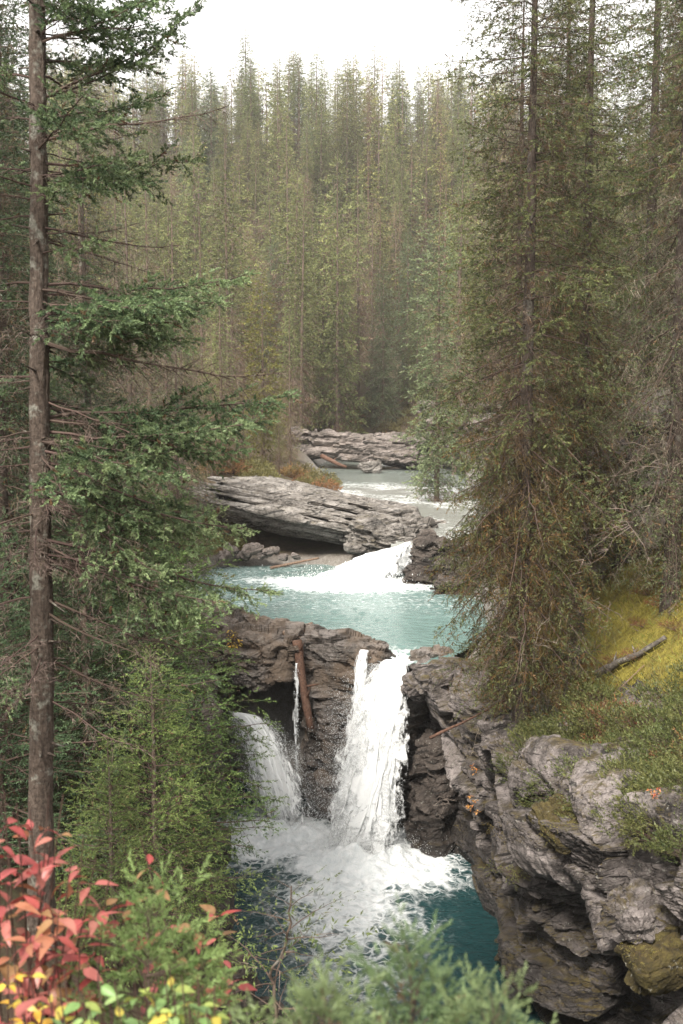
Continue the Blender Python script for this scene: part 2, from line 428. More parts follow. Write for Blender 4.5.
def build_ground():
    ys = np.concatenate([np.linspace(-70, -6, 14), np.arange(-4, 30, .22), np.arange(30, 60, .4), np.arange(60, 130, 1.2), np.linspace(132, 460, 60)])
    us = np.linspace(-1, 1, 300); xs = np.sign(us) * (np.abs(us) * 9 + np.abs(us) ** 4 * 30 + np.abs(us) ** 9 * 380)
    X, Y = np.meshgrid(xs, ys, indexing='ij'); x, y = X.ravel(), Y.ravel()
    z = ground(x, y)
    gv = (1 - sstep(.0, 2.6, sdist(RIVER, x, y))) * sstep(38, 42, y)
    gv = np.maximum(gv, (1 - sstep(.2, 1.6, sdist(POOL, x, y))) * .8)
    mo = sstep(4.4, 5.2, x) * sstep(14.5, 17, y) * (1 - sstep(22.5, 25, y)) * (1 - sstep(10, 13, x))
    me = mesh_np('ground', np.stack([x, y, z], 1), grid_faces(len(xs), len(ys)), M_GROUND, smooth=True, attrs={'gravel': gv, 'moss': mo})
    tag(link('ground', me), kind='structure')
build_ground()

# ------------------------------------------------------------------ rock
def dipmat(rx, ry, rz=0):
    cx, sx, cy, sy, cz, sz = math.cos(rx), math.sin(rx), math.cos(ry), math.sin(ry), math.cos(rz), math.sin(rz)
    X = np.array([[1, 0, 0], [0, cx, -sx], [0, sx, cx]]); Y = np.array([[cy, 0, sy], [0, 1, 0], [-sy, 0, cy]]); Z = np.array([[cz, -sz, 0], [sz, cz, 0], [0, 0, 1]])
    return Z @ Y @ X
def rock_disp(P, D, wide, thin, amp, seed, crack=.5):
    """blocky bedded relief: two sizes of flattened blocks, open joints, fine grain"""
    Q = P @ D                      # into bedding axes
    warp = np.stack([fbm(P * .8, seed + k, 3) for k in (1, 2, 3)], 1) * np.array([.35, .35, .12])
    Q = Q + warp
    f1, f2, i1, a1 = worley(Q / np.array([wide, wide * .8, thin]), seed)
    g1, g2, i2, a2 = worley(Q / np.array([wide * .36, wide * .3, thin * .34]), seed + 50)
    sel = sstep(-.15, .25, fbm(P * .9 / max(.4, wide), seed + 31, 3))          # some faces broken up, others left whole
    o = amp * ((i1 - .5) * 1.3 + a1 * 1.7) - amp * crack * .7 * np.exp(-(f2 - f1) / .022)
    o += amp * (.10 + .30 * sel) * ((i2 - .5) * .8 + a2 * 1.6) - amp * (.06 + .2 * sel) * crack * np.exp(-(g2 - g1) / .05)
    h1, h2, i3, a3 = worley((Q + .11 * fbm(P * 3, seed + 41, 2)[:, None]) / np.array([wide * .15, wide * .12, thin * .13]), seed + 70)
    o += amp * (.04 + .10 * sel) * ((i3 - .5) + a3 * 1.4) - amp * .06 * np.exp(-(h2 - h1) / .07)
    o += amp * .9 * fbm(P * .7 / max(.3, wide), seed + 5, 3) + .03 * fbm(P * 5, seed + 6, 4)
    return o

def resample(C, n):
    C = np.asarray(C, float)
    s = np.concatenate([[0], np.cumsum(np.hypot(*np.diff(C[:, :2], axis=0).T))])
    t = np.linspace(0, s[-1], n)
    R = np.stack([np.interp(t, s, C[:, k]) for k in range(C.shape[1])], 1)
    k = max(3, n // 40); ker = np.hanning(2 * k + 3)[1:-1]; ker /= ker.sum()
    pad = np.concatenate([np.repeat(R[:1], k, 0), R, np.repeat(R[-1:], k, 0)])
    return np.stack([np.convolve(pad[:, c], ker, 'valid') for c in range(R.shape[1])], 1)

def wall(name, C, nu, nv, ncap, cap, zb, mat, D, wide, thin, amp, seed, zsoft=.45, flip=1, capz=None, calm=None):
    """C rows: x, y, rim z, recess, height of the undercut. Outward side is to the right of the path (flip=1)."""
    R = resample(C, nu)
    T = np.gradient(R[:, :2], axis=0); T /= np.linalg.norm(T, axis=1, keepdims=True)
    n2 = np.stack([T[:, 1], -T[:, 0]], 1) * flip
    rows = []
    rim, rec, zr = R[:, 2], R[:, 3], R[:, 4]
    for j in range(nv + ncap):
        if j < nv:
            t = j / (nv - 1); z = zb + (rim - zb) * t
            out = -rec * (1 - sstep(zr - zsoft, zr + zsoft, z)) - .32 * np.clip((z - rim + .4) / .4, 0, 1) ** 2
            p = R[:, :2] + n2 * out[:, None]
        else:
            t = (j - nv + 1) / ncap; p = R[:, :2] - n2 * (.32 + cap * t)
            g = ground(p[:, 0], p[:, 1], False) if capz is None else capz(p[:, 0], p[:, 1])
            z = rim + (np.maximum(g, rim - 1.2) - .18 * t - rim) * sstep(0, 1, t) if capz is None else rim + (g - rim) * sstep(0, 1, t)
        rows.append(np.concatenate([p, np.broadcast_to(z, (nu,))[:, None]], 1))
    P = np.stack(rows, 1)                     # nu, nvt, 3
    du, dv = np.gradient(P, axis=0), np.gradient(P, axis=1)
    nr = np.cross(du, dv) * -flip * -1
    nr /= np.linalg.norm(nr, axis=2, keepdims=True) + 1e-9
    # make normals point outwards
    if (nr[:, :nv, :2] * n2[:, None, :]).sum() < 0: nr = -nr
    fade = np.ones(nv + ncap); fade[nv:] = 1 - .75 * np.linspace(0, 1, ncap)
    d = rock_disp(P.reshape(-1, 3), D, wide, thin, amp, seed).reshape(nu, -1) * fade[None]
    if calm: d = d * (calm[1] + (1 - calm[1]) * sstep(0, calm[0], np.arange(nu) / nu))[:, None]
    P = P + nr * d[:, :, None]
    me = mesh_np(name, P.reshape(-1, 3), grid_faces(nu, nv + ncap), mat, smooth=False)
    return me

def rock_block(boxes, D, wide, thin, amp, seed, res, mat, name, r=.25):
    """one mesh of rounded boxes (centre, half size, yaw, bedding tilt) with bedded relief"""
    Vs, Fs, n = [], [], 0
    for (c, hs, R) in boxes:
        hs = np.asarray(hs, float); rr = min(r, hs.min() * .9)
        for ax in range(3):
            a, b = [k for k in range(3) if k != ax]
            na, nb = max(4, int(2 * hs[a] / res)), max(4, int(2 * hs[b] / res))
            for s in (-1, 1):
                A, B = np.meshgrid(np.linspace(-1, 1, na), np.linspace(-1, 1, nb), indexing='ij')
                P = np.zeros((na * nb, 3)); P[:, a] = A.ravel() * hs[a]; P[:, b] = B.ravel() * hs[b]; P[:, ax] = s * hs[ax]
                inner = np.clip(P, -(hs - rr), hs - rr); d = P - inner
                nn = d / (np.linalg.norm(d, axis=1, keepdims=True) + 1e-9)
                P = inner + nn * rr
                P = P @ R.T + np.asarray(c); nn = nn @ R.T
                P = P + nn * rock_disp(P, D, wide, thin, amp, seed)[:, None]
                Vs.append(P); F = grid_faces(na, nb)
                if (s > 0) == (ax == 1): F = F[:, ::-1]
                Fs.append(F + n); n += len(P)
    V = np.concatenate(Vs); F = np.concatenate(Fs)
    key = np.round(V, 4); _, idx, inv = np.unique(key, axis=0, return_index=True, return_inverse=True)
    V = V[idx]; F = inv.ravel()[F]
    return mesh_np(name, V, F, mat, smooth=False)

D_R = dipmat(math.radians(8), math.radians(-14))
# right cliff, from the lip of the falls towards the viewer
CR = [(1.98, 24.9, 4.7, .35, 3.6), (1.93, 24.2, 4.72, .5, 3.6), (2.1, 23.2, 4.7, .9, 3.3), (2.5, 21.8, 4.75, .8, 2.9), (2.85, 20.2, 4.9, .45, 2.7), (3.05, 18.6, 5.0, .3, 2.4), (3.1, 17.0, 5.15, .25, 2.6), (3.25, 15.8, 5.4, .9, 3.5), (3.55, 14.3, 5.6, 1.9, 3.9), (3.95, 13.1, 5.85, 1.0, 3.0), (4.35, 11.7, 6.05, .25, 2.2), (4.9, 9.5, 6.2, .3, 2), (6, 5, 6.4, .3, 2), (7.6, 0, 6.8, .3, 2)]
tag(link('cliff', wall('cliff', CR, 900, 320, 50, 2.9, -1.2, M_CLIFF, D_R, 1.9, .62, .46, 11, calm=(.16, .25))), kind='structure')
# left side of the gorge
CLF = [(3.0, 0, 7.2, .2, 3), (2.0, 5.5, 5.4, .3, 2.5), (-.3, 11, 3.2, .4, 2), (-1.8, 14, 3.5, .5, 2), (-2.3, 17, 3.8, .5, 2), (-2.6, 20, 4.1, .5, 2.2), (-3.2, 23.5, 4.5, .5, 2.5), (-4.0, 27, 4.9, .5, 2.5), (-4.6, 30, 5.1, .3, 3)]
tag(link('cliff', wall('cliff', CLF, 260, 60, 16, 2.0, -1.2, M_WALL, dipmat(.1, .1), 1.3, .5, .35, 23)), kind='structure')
# rock wall the falls drop over
CF = [(-4.9, 30.2, 5.15, .5, 3.0), (-3.7, 28.4, 5.25, 1.3, 3.3), (-2.4, 27.1, 5.2, 1.9, 3.5), (-1.5, 26.5, 5.05, .9, 3.5), (-.95, 26.2, 4.95, .0, 3.6), (-.3, 25.75, 4.95, -.35, 3.2), (.45, 25.4, 4.98, .0, 1.5), (.85, 25.1, 4.9, -.1, 1.8), (1.12, 24.95, 4.45, .1, 2.5), (1.6, 24.8, 4.4, .3, 3), (2.1, 24.8, 4.8, .5, 3.4), (3.0, 25.0, 4.8, .5, 3.4)]
def cap_pool(x, y): return np.full(len(x), 4.35)
tag(link('falls_rock_wall', wall('falls_rock_wall', CF, 420, 190, 24, .9, -1.2, M_FALLS, dipmat(.12, .1), 1.1, .30, .22, 31, capz=cap_pool)), 'bedded brown rock wall under the plunging white falls', 'rock wall')

def rz(a): return dipmat(0, 0, a)
def tilt(dx, dy, a): return rz(a) @ dipmat(dx, dy)
DS = tilt(math.radians(-4), math.radians(10.5), math.radians(-14))
def slab_layers():
    rng = np.random.default_rng(4); out = []
    # (depth back, front offset) stack, in the slab's own tilted axes; lower beds step back
    base = np.array([-1.2, 42.8, 6.55]); h = -1.05
    for k, (t, fr, wl) in enumerate([(.22, 1.7, 3.6), (.2, 1.2, 4.0), (.24, .5, 4.4), (.17, .25, 4.7), (.26, .0, 4.9), (.18, .35, 4.7), (.22, .9, 4.5), (.2, 1.7, 4.2), (.2, 2.6, 3.7)]):
        out.append((base + DS @ np.array([rng.uniform(-.25, .25), fr / 2, h + t / 2]), (wl, 3.7 - fr / 2, t / 2 + .02), DS)); h += t * .98
    return out
o = link('rock_ledge', rock_block(slab_layers(), DS, 2.0, .3, .09, 41, .06, M_SLAB, 'rock_ledge', .1))
tag(o, 'broad tilted ledge of pale banded rock overhanging the turquoise upper pool', 'rock ledge')
# rocks round the cascade and far ledge
def rockthing(name, boxes, D, wide, thin, amp, seed, res, mat, label, cat='rock', group=None):
    return tag(link(name, rock_block(boxes, D, wide, thin, amp, seed, res, mat, name, .3)), label, cat, group)
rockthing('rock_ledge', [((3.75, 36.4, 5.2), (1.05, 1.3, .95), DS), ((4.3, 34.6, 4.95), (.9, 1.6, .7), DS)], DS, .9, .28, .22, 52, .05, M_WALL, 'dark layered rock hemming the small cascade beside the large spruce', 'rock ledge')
rockthing('rock_ledge', [((1.75, 39.4, 5.7), (1.3, 1.5, .72), DS), ((3.0, 41.5, 5.9), (.9, 1.6, .5), DS)], DS, .9, .25, .2, 53, .06, M_SLAB, 'dark grey bedrock step just above the small cascade', 'rock ledge')
DF = tilt(0, math.radians(4), math.radians(-12))
rockthing('rock_ledge', [((1.2, 77, 8.0), (5.2, 2.2, .9), DF), ((3.6, 76, 7.2), (3.4, 1.6, .5), DF)], DF, 1.8, .4, .35, 54, .12, M_OUT, 'low dark ledge along the far bend of the river', 'rock ledge')
rockthing('boulder', [((1.95, 71.5, 6.75), (.75, .55, .42), rz(.4))], DF, 1, .6, .2, 55, .07, M_SLAB, 'lone pinkish boulder sitting in the shallow river upstream', 'boulder')
rockthing('rock_outcrop', [((9.0, 78, 9.0), (2.2, 3, 2.2), rz(.3)), ((10.5, 72, 8.6), (2, 3, 1.6), rz(.2))], DF, 1.6, .5, .45, 56, .14, M_OUT, 'dark mossy outcrop where the river bends out of sight', 'rock outcrop')
# overhanging block at the left of the falls wall
rockthing('rock_block', [((-2.25, 26.75, 4.25), (.72, .75, .72), tilt(.03, .06, -.5)), ((-1.55, 26.35, 4.25), (.42, .55, .6), tilt(.03, .06, -.5)), ((-3.1, 27.6, 4.45), (.6, .7, .55), tilt(.03, .04, -.6))], dipmat(.1, .08), .8, .4, .24, 61, .04, M_FALLS, 'bulky cracked rock block overhanging the dark hollow beside the left fall', 'rock block')
# boulder lip right of the main fall
rockthing('rock_block', [((1.95, 23.75, 4.3), (.5, .5, .3), tilt(.1, -.1, .2)), ((2.3, 23.3, 4.55), (.6, .6, .28), tilt(.05, -.1, .2))], D_R, .6, .3, .16, 62, .035, M_CLIFF, 'rounded pale lip of rock jutting beside the main fall', 'rock block')
# outcrop behind the right hand trees
CO = [(4.9, 27.5, 6.6, .2, 5), (5.9, 25.6, 8.3, .5, 6), (7.2, 24.2, 10.8, .7, 7.4), (8.6, 23.4, 12.0, .5, 8), (10.4, 22, 12.4, .5, 8.5), (13, 19.5, 13.6, .4, 10)]
tag(link('rock_outcrop', wall('rock_outcrop', CO, 260, 120, 14, 2.2, 3.5, M_OUT, D_R, 1.5, .7, .8, 71, zsoft=.8)), 'broken shadowy rock outcrop behind the trunks on the mossy slope', 'rock outcrop')
# mossy shelves and boulders on the near cliff
for (c, hs, sd, lab, cat) in [
    ((3.95, 12.6, 4.3), (.45, .5, .32), 81, 'rounded boulder capped with brown moss on the near cliff face', 'boulder'),
    ((3.75, 16.0, 4.75), (.55, .9, .3), 82, 'dark wedge of rock jutting out under the juniper shrubs', 'rock block'),
    ((3.2, 18.3, 4.55), (.45, .7, .33), 83, 'pale angular rock block on the cliff rim below the big spruce', 'rock block'),
    ((4.95, 21.0, 5.6), (.32, .3, .24), 84, 'grey stone half sunk in moss near the fallen log', 'boulder')]:
    rockthing('boulder' if cat == 'boulder' else 'rock_block', [(c, hs, tilt(.15, -.2, .4))], D_R, .5, .28, .16, sd, .03, M_CLIFF, lab, cat)
M_MOSS = rock_mat('moss_cushion', (.105, .085, .025), (.06, .046, .015), (.03, .022, .009), (0, 0, 0), .8, None, 2)
rockthing('mossy_boulder', [(at(655, 958, 12.0), (.44, .42, .28), tilt(.1, -.25, .3))], D_R, .5, .4, .12, 86, .03, M_MOSS, 'brown green moss cushion bulging from the near cliff low by the picture edge', 'boulder')
rockthing('mossy_boulder', [(at(566, 822, 14.6), (.42, .55, .17), tilt(.1, -.3, .3))], D_R, .5, .4, .10, 87, .03, M_MOSS, 'dark moss shelf on the cliff below the junipers', 'boulder')
rockthing('rock_block', [((2.35, 24.05, 1.0), (.42, .5, 1.9), tilt(.02, .08, .5))], D_R, .7, .4, .2, 88, .035, M_WALL, 'dark wet rock block added to cover a pale bar right of the main fall', 'rock block')  # added block: its dark rock covers and darkens a pale bar of wall
# loose stones at the foot of the ledge
rs = np.random.default_rng(5)
for k, (px, py, s) in enumerate([(232, 551, .35), (243, 556, .28), (252, 549, .4), (262, 556, .25), (271, 552, .32), (283, 557, .22), (224, 556, .3), (296, 556, .2)]):
    p = at(px, py, 39.2 - k * .05)
    rockthing('stone', [(p, (s, s * .8, s * .55), tilt(rs.uniform(-.3, .3), rs.uniform(-.3, .3), rs.uniform(0, 3)))], dipmat(.1, .1), .4, .3, .1, 90 + k, .05, M_OUT, 'loose reddish stone in the rubble under the overhanging ledge', 'stone', 'rubble stones under the ledge')

# ------------------------------------------------------------------ water
def water_sheet(name, poly, grow, zf, res, mat, foamf, shf, wave, bbox=None):
    x0, y0 = poly.min(0) - grow - .3; x1, y1 = poly.max(0) + grow + .3
    nx, ny = int((x1 - x0) / res) + 2, int((y1 - y0) / res) + 2
    X, Y = np.meshgrid(np.linspace(x0, x1, nx), np.linspace(y0, y1, ny), indexing='ij'); x, y = X.ravel(), Y.ravel()
    F = grid_faces(nx, ny); s = sdist(poly, x, y)
    F = F[(s[F] < grow).any(1)]
    used = np.unique(F); mp = np.full(len(x), -1); mp[used] = np.arange(len(used))
    x, y = x[used], y[used]; F = mp[F]
    fo = foamf(x, y); P = np.stack([x, y, x * 0], 1)
    z = zf(x, y) + wave[0] * fbm(P * wave[1], 8, 4) * (1 + 4 * fo) + wave[0] * .8 * fbm(P * 5, 9, 3) * (.4 + 5 * fo)
    me = mesh_np(name, np.stack([x, y, z], 1), F, mat, smooth=True, attrs={'foam': fo, 'shallow': shf(x, y)})
    return tag(link(name, me), kind='structure')
def foam_low(x, y):
    d1 = np.hypot((x - .75) / 1.25, (y - 23.6) / 1.3); d2 = np.hypot((x + 1.6) / 1.2, (y - 24.6) / 1.1)
    f = np.maximum(1.15 * np.exp(-(d1 / 1.5) ** 2.4), 1.05 * np.exp(-(d2 / 1.25) ** 2))
    flow = .72 * np.exp(-((x - .1 - (y - 21) * .05) / 1.5) ** 2) * np.exp(-((y - 21.6) / 2.3) ** 2)
    sw = .36 * np.exp(-((x - .2) / 1.3) ** 2) * sstep(15.5, 20, y)
    nz = fbm(np.stack([x, y, x * 0], 1) * .7, 61, 3)
    return np.clip(np.maximum(f, np.maximum(flow, sw)) + nz * .16 * sstep(.02, .2, f + flow), 0, 1.1)
water_sheet('plunge_pool_water', GORGE[1:-1], .2, lambda x, y: np.exp(-(np.hypot((x - .65) / 1.2, (y - 23.2) / .8) / .85) ** 2) * (.32 + .35 * fbm(np.stack([x, y, x * 0], 1) * 2.6, 91, 4)) + np.exp(-(np.hypot((x + 1.5) / 1.1, (y - 24.9) / .8) / .8) ** 2) * (.2 + .25 * fbm(np.stack([x, y, x * 0], 1) * 3, 92, 4)), .06, M_POOL, foam_low, lambda x, y: .35 * foam_low(x, y), (.03, 1.4))
def foam_up(x, y):
    d = np.hypot((x - .6) / 2.3, (y - 35.3) / 1.3)
    f = 1.1 * np.exp(-(d / 1.1) ** 2)
    tail = .7 * np.exp(-((y - 36.0 + .12 * (x + 2)) / .9) ** 2) * sstep(-5.2, -1, x) * (1 - sstep(1, 3, x))
    lip = .45 * np.exp(-(np.hypot(x - 1.35, y - 25.1) / .8) ** 2)
    calm = .12 * sstep(27, 32, y)
    return np.clip(np.maximum(np.maximum(f, tail), np.maximum(lip, calm)), 0, 1.1)
water_sheet('upper_pool_water', POOL, .35, lambda x, y: 4.7 - .22 * np.exp(-(np.hypot(x - 1.4, y - 24.9) / .7) ** 2), .09, M_UPPOOL, foam_up, lambda x, y: .4 * (1 - sstep(-1.2, -.1, sdist(POOL, x, y) * -1 - 1)) * 0 + .35 * foam_up(x, y), (.022, 1.1))
def foam_riv(x, y):
    P = np.stack([x, y, x * 0], 1)
    return np.clip(.10 + .34 * fbm(P * .35, 71, 3), 0, .6) * (1 - .7 * sstep(60, 66, y) * (1 - sstep(74, 78, y)))
water_sheet('river_water', RIVER, .3, lambda x, y: 6.0 + (y - 37) * .008 - .5 * (1 - sstep(36.9, 38.2, y)), .2, M_RIVER, foam_riv, lambda x, y: .6 * (1 - sstep(58, 64, y)) + .25, (.03, .9))

def fall_sheet(lipL, lipR, z0, z1, v0, dirv, wL, wR, nu, nv, seed, amp, dens_edge=.5, lay=0, dens=1.0, rag=.12):
    """falling sheet: each column leaves the lip with speed v0 along dirv and drops ballistically; wL/wR is the spread at the foot"""
    u = np.linspace(0, 1, nu); v = np.linspace(0, 1, nv)
    U, Vv = np.meshgrid(u, v, indexing='ij')
    lipL, lipR = np.asarray(lipL, float), np.asarray(lipR, float)
    base = lipL[None, None] * (1 - U[..., None]) + lipR[None, None] * U[..., None]
    z0 = (z0[0] + (z0[1] - z0[0]) * U) if np.ndim(z0) else z0
    h = z0 - z1; tt = np.sqrt(2 * h / 9.8)
    zz = z0 - h * Vv ** 1.7
    t = np.sqrt(np.maximum(0, 2 * (z0 - zz) / 9.8))
    dirv = np.asarray(dirv, float)
    P = np.zeros((nu, nv, 3))
    along = (lipR - lipL)[:2]; along = along / (np.linalg.norm(along) + 1e-9)
    spread = (U * (wR + wL) - wL) * (t / tt) ** 1.2
    P[..., :2] = base + dirv * (v0 * t)[..., None] + along * spread[..., None]
    P[..., 2] = zz
    Q = np.stack([U * 5 + lay, Vv * 2.0, U * 0 + seed], -1).reshape(-1, 3)
    r = (fbm(Q * np.array([2.2, .9, 1]), seed, 4)).reshape(nu, nv) + .5 * fbm(Q * np.array([7, 3.2, 1]), seed + 3, 3).reshape(nu, nv)
    P[..., :2] += dirv * (r * amp * (.25 + Vv))[..., None]
    P[..., :2] += along * (fbm(Q * np.array([1.3, 1.6, 1]) + 9, seed + 7, 3).reshape(nu, nv) * rag * (.2 + Vv))[..., None]
    P[..., 2] += r * amp * .5 * Vv
    e = np.minimum(U, 1 - U)
    de = dens * (.15 + .85 * sstep(0, dens_edge * .5, e)) * (1 - .3 * Vv) * (1 - .55 * sstep(.8, 1, Vv))
    L_ = np.cumsum(np.concatenate([np.zeros((nu, 1)), np.linalg.norm(np.diff(P, axis=1), axis=2)], 1), 1)
    flow = np.stack([U * np.linalg.norm(lipR - lipL) * 1.0 + lay * 3.1, L_, 0 * U], -1)
    return P.reshape(-1, 3), grid_faces(nu, nv), de.ravel(), flow.reshape(-1, 3)

OCT = np.array([(1, 0, 0), (-1, 0, 0), (0, 1, 0), (0, -1, 0), (0, 0, 1), (0, 0, -1)], float)
OCF = np.array([(0, 2, 4), (2, 1, 4), (1, 3, 4), (3, 0, 4), (2, 0, 5), (1, 2, 5), (3, 1, 5), (0, 3, 5)])
def drops(P, S):
    n = len(P); V = P[:, None] + S[:, None, None] * OCT[None] * np.array([1, 1, 1.7])
    F = (np.arange(n) * 6)[:, None, None] + OCF[None]
    return V.reshape(-1, 3), F.reshape(-1, 3)
def waterfall(name, sheets, dropP, dropS, label):
    V, F, D, W, n = [], [], [], [], 0
    for s in sheets:
        V.append(s[0]); F.append(s[1] + n); D.append(s[2]); W.append(s[3]); n += len(s[0])
    fm = np.zeros(sum(len(f) for f in F))
    Fq = np.concatenate(F)
    mats = [M_WHITE, M_DROP]
    fs = [Fq]
    if dropP is not None:
        v, f = drops(dropP, dropS); V.append(v); fs.append(f + n); D.append(np.ones(len(v))); W.append(v * 0); fm = np.concatenate([fm, np.ones(len(f))])
    me = mesh_np(name, np.concatenate(V), fs, mats, fmat=fm, smooth=True, attrs={'dens': np.concatenate(D), 'flow': np.concatenate(W)})
    return tag(link(name, me), label, 'waterfall')
rw = np.random.default_rng(12)
dm = np.array([-.28, -.96])
main = [fall_sheet((1.08, 24.75), (1.70, 24.6), 4.66, -.1, 1.25 + .06 * k, dm, 1.55 - .1 * k, .28, 80, 160, 100 + k, .05, .85, k * 1.7, 1.2 - .08 * k, .22 + .09 * k) for k in range(5)]
main += [fall_sheet((.48 - .05 * k, 25.0), (.72, 24.9), 4.85, 1.6, .55, dm, .42, .1, 30, 90, 120 + k, .08, .9, 9 + k, .70) for k in range(2)]
n = 26000
tt = rw.random(n) ** .6; uu = np.minimum(rw.normal(.36, .33, n), .8 + .12 * rw.random(n))
zz = 4.6 * (1 - tt ** 1.9); t_ = np.sqrt(2 * (4.66 - zz) / 9.8)
dp = np.stack([1.08 + .62 * uu - .28 * 1.25 * t_ + (uu * 1.8 - 1.5) * t_ * .98 + rw.normal(0, .05, n) * tt, 24.65 - .96 * 1.25 * t_ + rw.normal(0, .16, n) * (.3 + tt), zz], 1)
n2 = 14000
rad = np.abs(rw.normal(0, .85, n2)); an = rw.random(n2) * 2 * PI
dp2 = np.stack([.65 + rad * 1.25 * np.cos(an), 23.5 + rad * .9 * np.sin(an), np.abs(rw.normal(0, .42, n2)) * np.exp(-rad * .4)], 1)
dP = np.concatenate([dp, dp2]); dS = rw.uniform(.002, .0075, len(dP))
waterfall('waterfall', main, dP, dS, 'tall white main waterfall plunging from the notch in the lip')
dl = np.array([.70, -.71])
left = [fall_sheet((-3.25 + .1 * k, 26.6), (-2.15, 26.1), 2.75, -.1, 1.25, dl, .0, 1.05, 60, 90, 140 + k, .16, .9, 20 + k, .95, .25) for k in range(3)]
n = 6000; uu = rw.random(n); tt = rw.random(n) ** .7; zz = 2.7 * (1 - tt ** 1.8); t_ = np.sqrt(2 * (2.75 - zz) / 9.8)
dp = np.stack([-3.25 + 1.1 * uu + .70 * 1.25 * t_ + (uu * 1.1) * t_ / .75 + rw.normal(0, .08, n), 26.4 - .4 * uu - .8 * t_ + rw.normal(0, .2, n), zz], 1)
waterfall('waterfall', left, dp, rw.uniform(.003, .010, n), 'spraying side fall bursting from the dark hollow under the block')
tr = [fall_sheet((-1.22, 25.75), (-1.12, 25.72), 4.3, 1.0, .12, np.array([-.2, -.98]), .03, .05, 8, 120, 160, .05, 1.0, 40, .85, .14)]
n = 260; tt = rw.random(n); dp = np.stack([-1.17 + rw.normal(0, .035, n), 25.62 - .1 * tt + rw.normal(0, .03, n), 4.2 - 3.2 * tt], 1)
waterfall('waterfall', tr, dp, rw.uniform(.004, .011, n), 'thin trickle of water falling beside the leaning log')
dc = np.array([-.62, -.78])
cas = [fall_sheet((1.15, 37.2), (2.75, 37.0), (5.55 - .05 * k, 6.02 + .02 * k), 4.6, 1.0 + .45 * k, dc, 1.2 + .3 * k, .05, 80, 70, 180 + k, .42, .5, 50 + k, 1.0, .35) for k in range(4)]
n = 1500; uu = rw.random(n); dp = np.stack([.2 + rw.normal(0, 1.0, n), 35.4 + rw.normal(0, .35, n), 4.75 + np.abs(rw.normal(0, .22, n))], 1)
waterfall('waterfall', cas, dp, rw.uniform(.006, .02, n), 'low white cascade spilling into the turquoise upper pool')

# ------------------------------------------------------------------ conifers
def perp(d, rng):
    r = rng.normal(size=d.shape); r -= (r * d).sum(-1, keepdims=True) * d
    return r / (np.linalg.norm(r, axis=-1, keepdims=True) + 1e-9)
def needles(A, D_, Ln, n, nl, nw, rng, ang=(.6, 1.1), up=.25):
    """n needle triangles on each shoot (A start, D_ unit dir, Ln length)"""
    m = len(A)
    if m == 0: return np.zeros((0, 3)), np.zeros((0, 3), int)
    t = (np.arange(n)[None] + rng.random((m, n))) / n
    d = np.repeat(D_[:, None], n, 1)
    p = perp(d, rng); p[..., 2] += up; p -= (p * d).sum(-1, keepdims=True) * d; p /= np.linalg.norm(p, axis=-1, keepdims=True) + 1e-9
    a = rng.uniform(*ang, (m, n))[..., None] * (1 - .45 * t[..., None])
    nd = d * np.cos(a) + p * np.sin(a)
    base = A[:, None] + d * (t * Ln[:, None])[..., None]
    w = np.cross(nd, p); w /= np.linalg.norm(w, axis=-1, keepdims=True) + 1e-9
    w = w * np.cos(rng.random((m, n)) * PI)[..., None] + np.cross(w, nd) * np.sin(rng.random((m, n)) * PI)[..., None]
    l = nl * rng.uniform(.7, 1.2, (m, n))[..., None]
    V = np.stack([base - w * nw / 2 + nd * l * .3, base + nd * l, base + w * nw / 2 + nd * l * .3, base - nd * .0], 2)
    V = V.reshape(-1, 3); k = np.arange(m * n)[:, None] * 4
    F = np.concatenate([k + np.array([[3, 0, 1]]), k + np.array([[3, 1, 2]])])
    return V, F
def sticks(A, B, w, rng):
    """thin three sided tapering twigs"""
    m = len(A)
    if m == 0: return np.zeros((0, 3)), np.zeros((0, 3), int)
    d = B - A; d = d / (np.linalg.norm(d, axis=1, keepdims=True) + 1e-9)
    p = perp(d, rng); q = np.cross(d, p); w = np.broadcast_to(w, m)[:, None]
    V = np.stack([A + p * w, A - p * w * .5 + q * w * .87, A - p * w * .5 - q * w * .87, B], 1).reshape(-1, 3)
    k = np.arange(m)[:, None] * 4
    F = np.concatenate([k + np.array([[0, 1, 3]]), k + np.array([[1, 2, 3]]), k + np.array([[2, 0, 3]])])
    return V, F

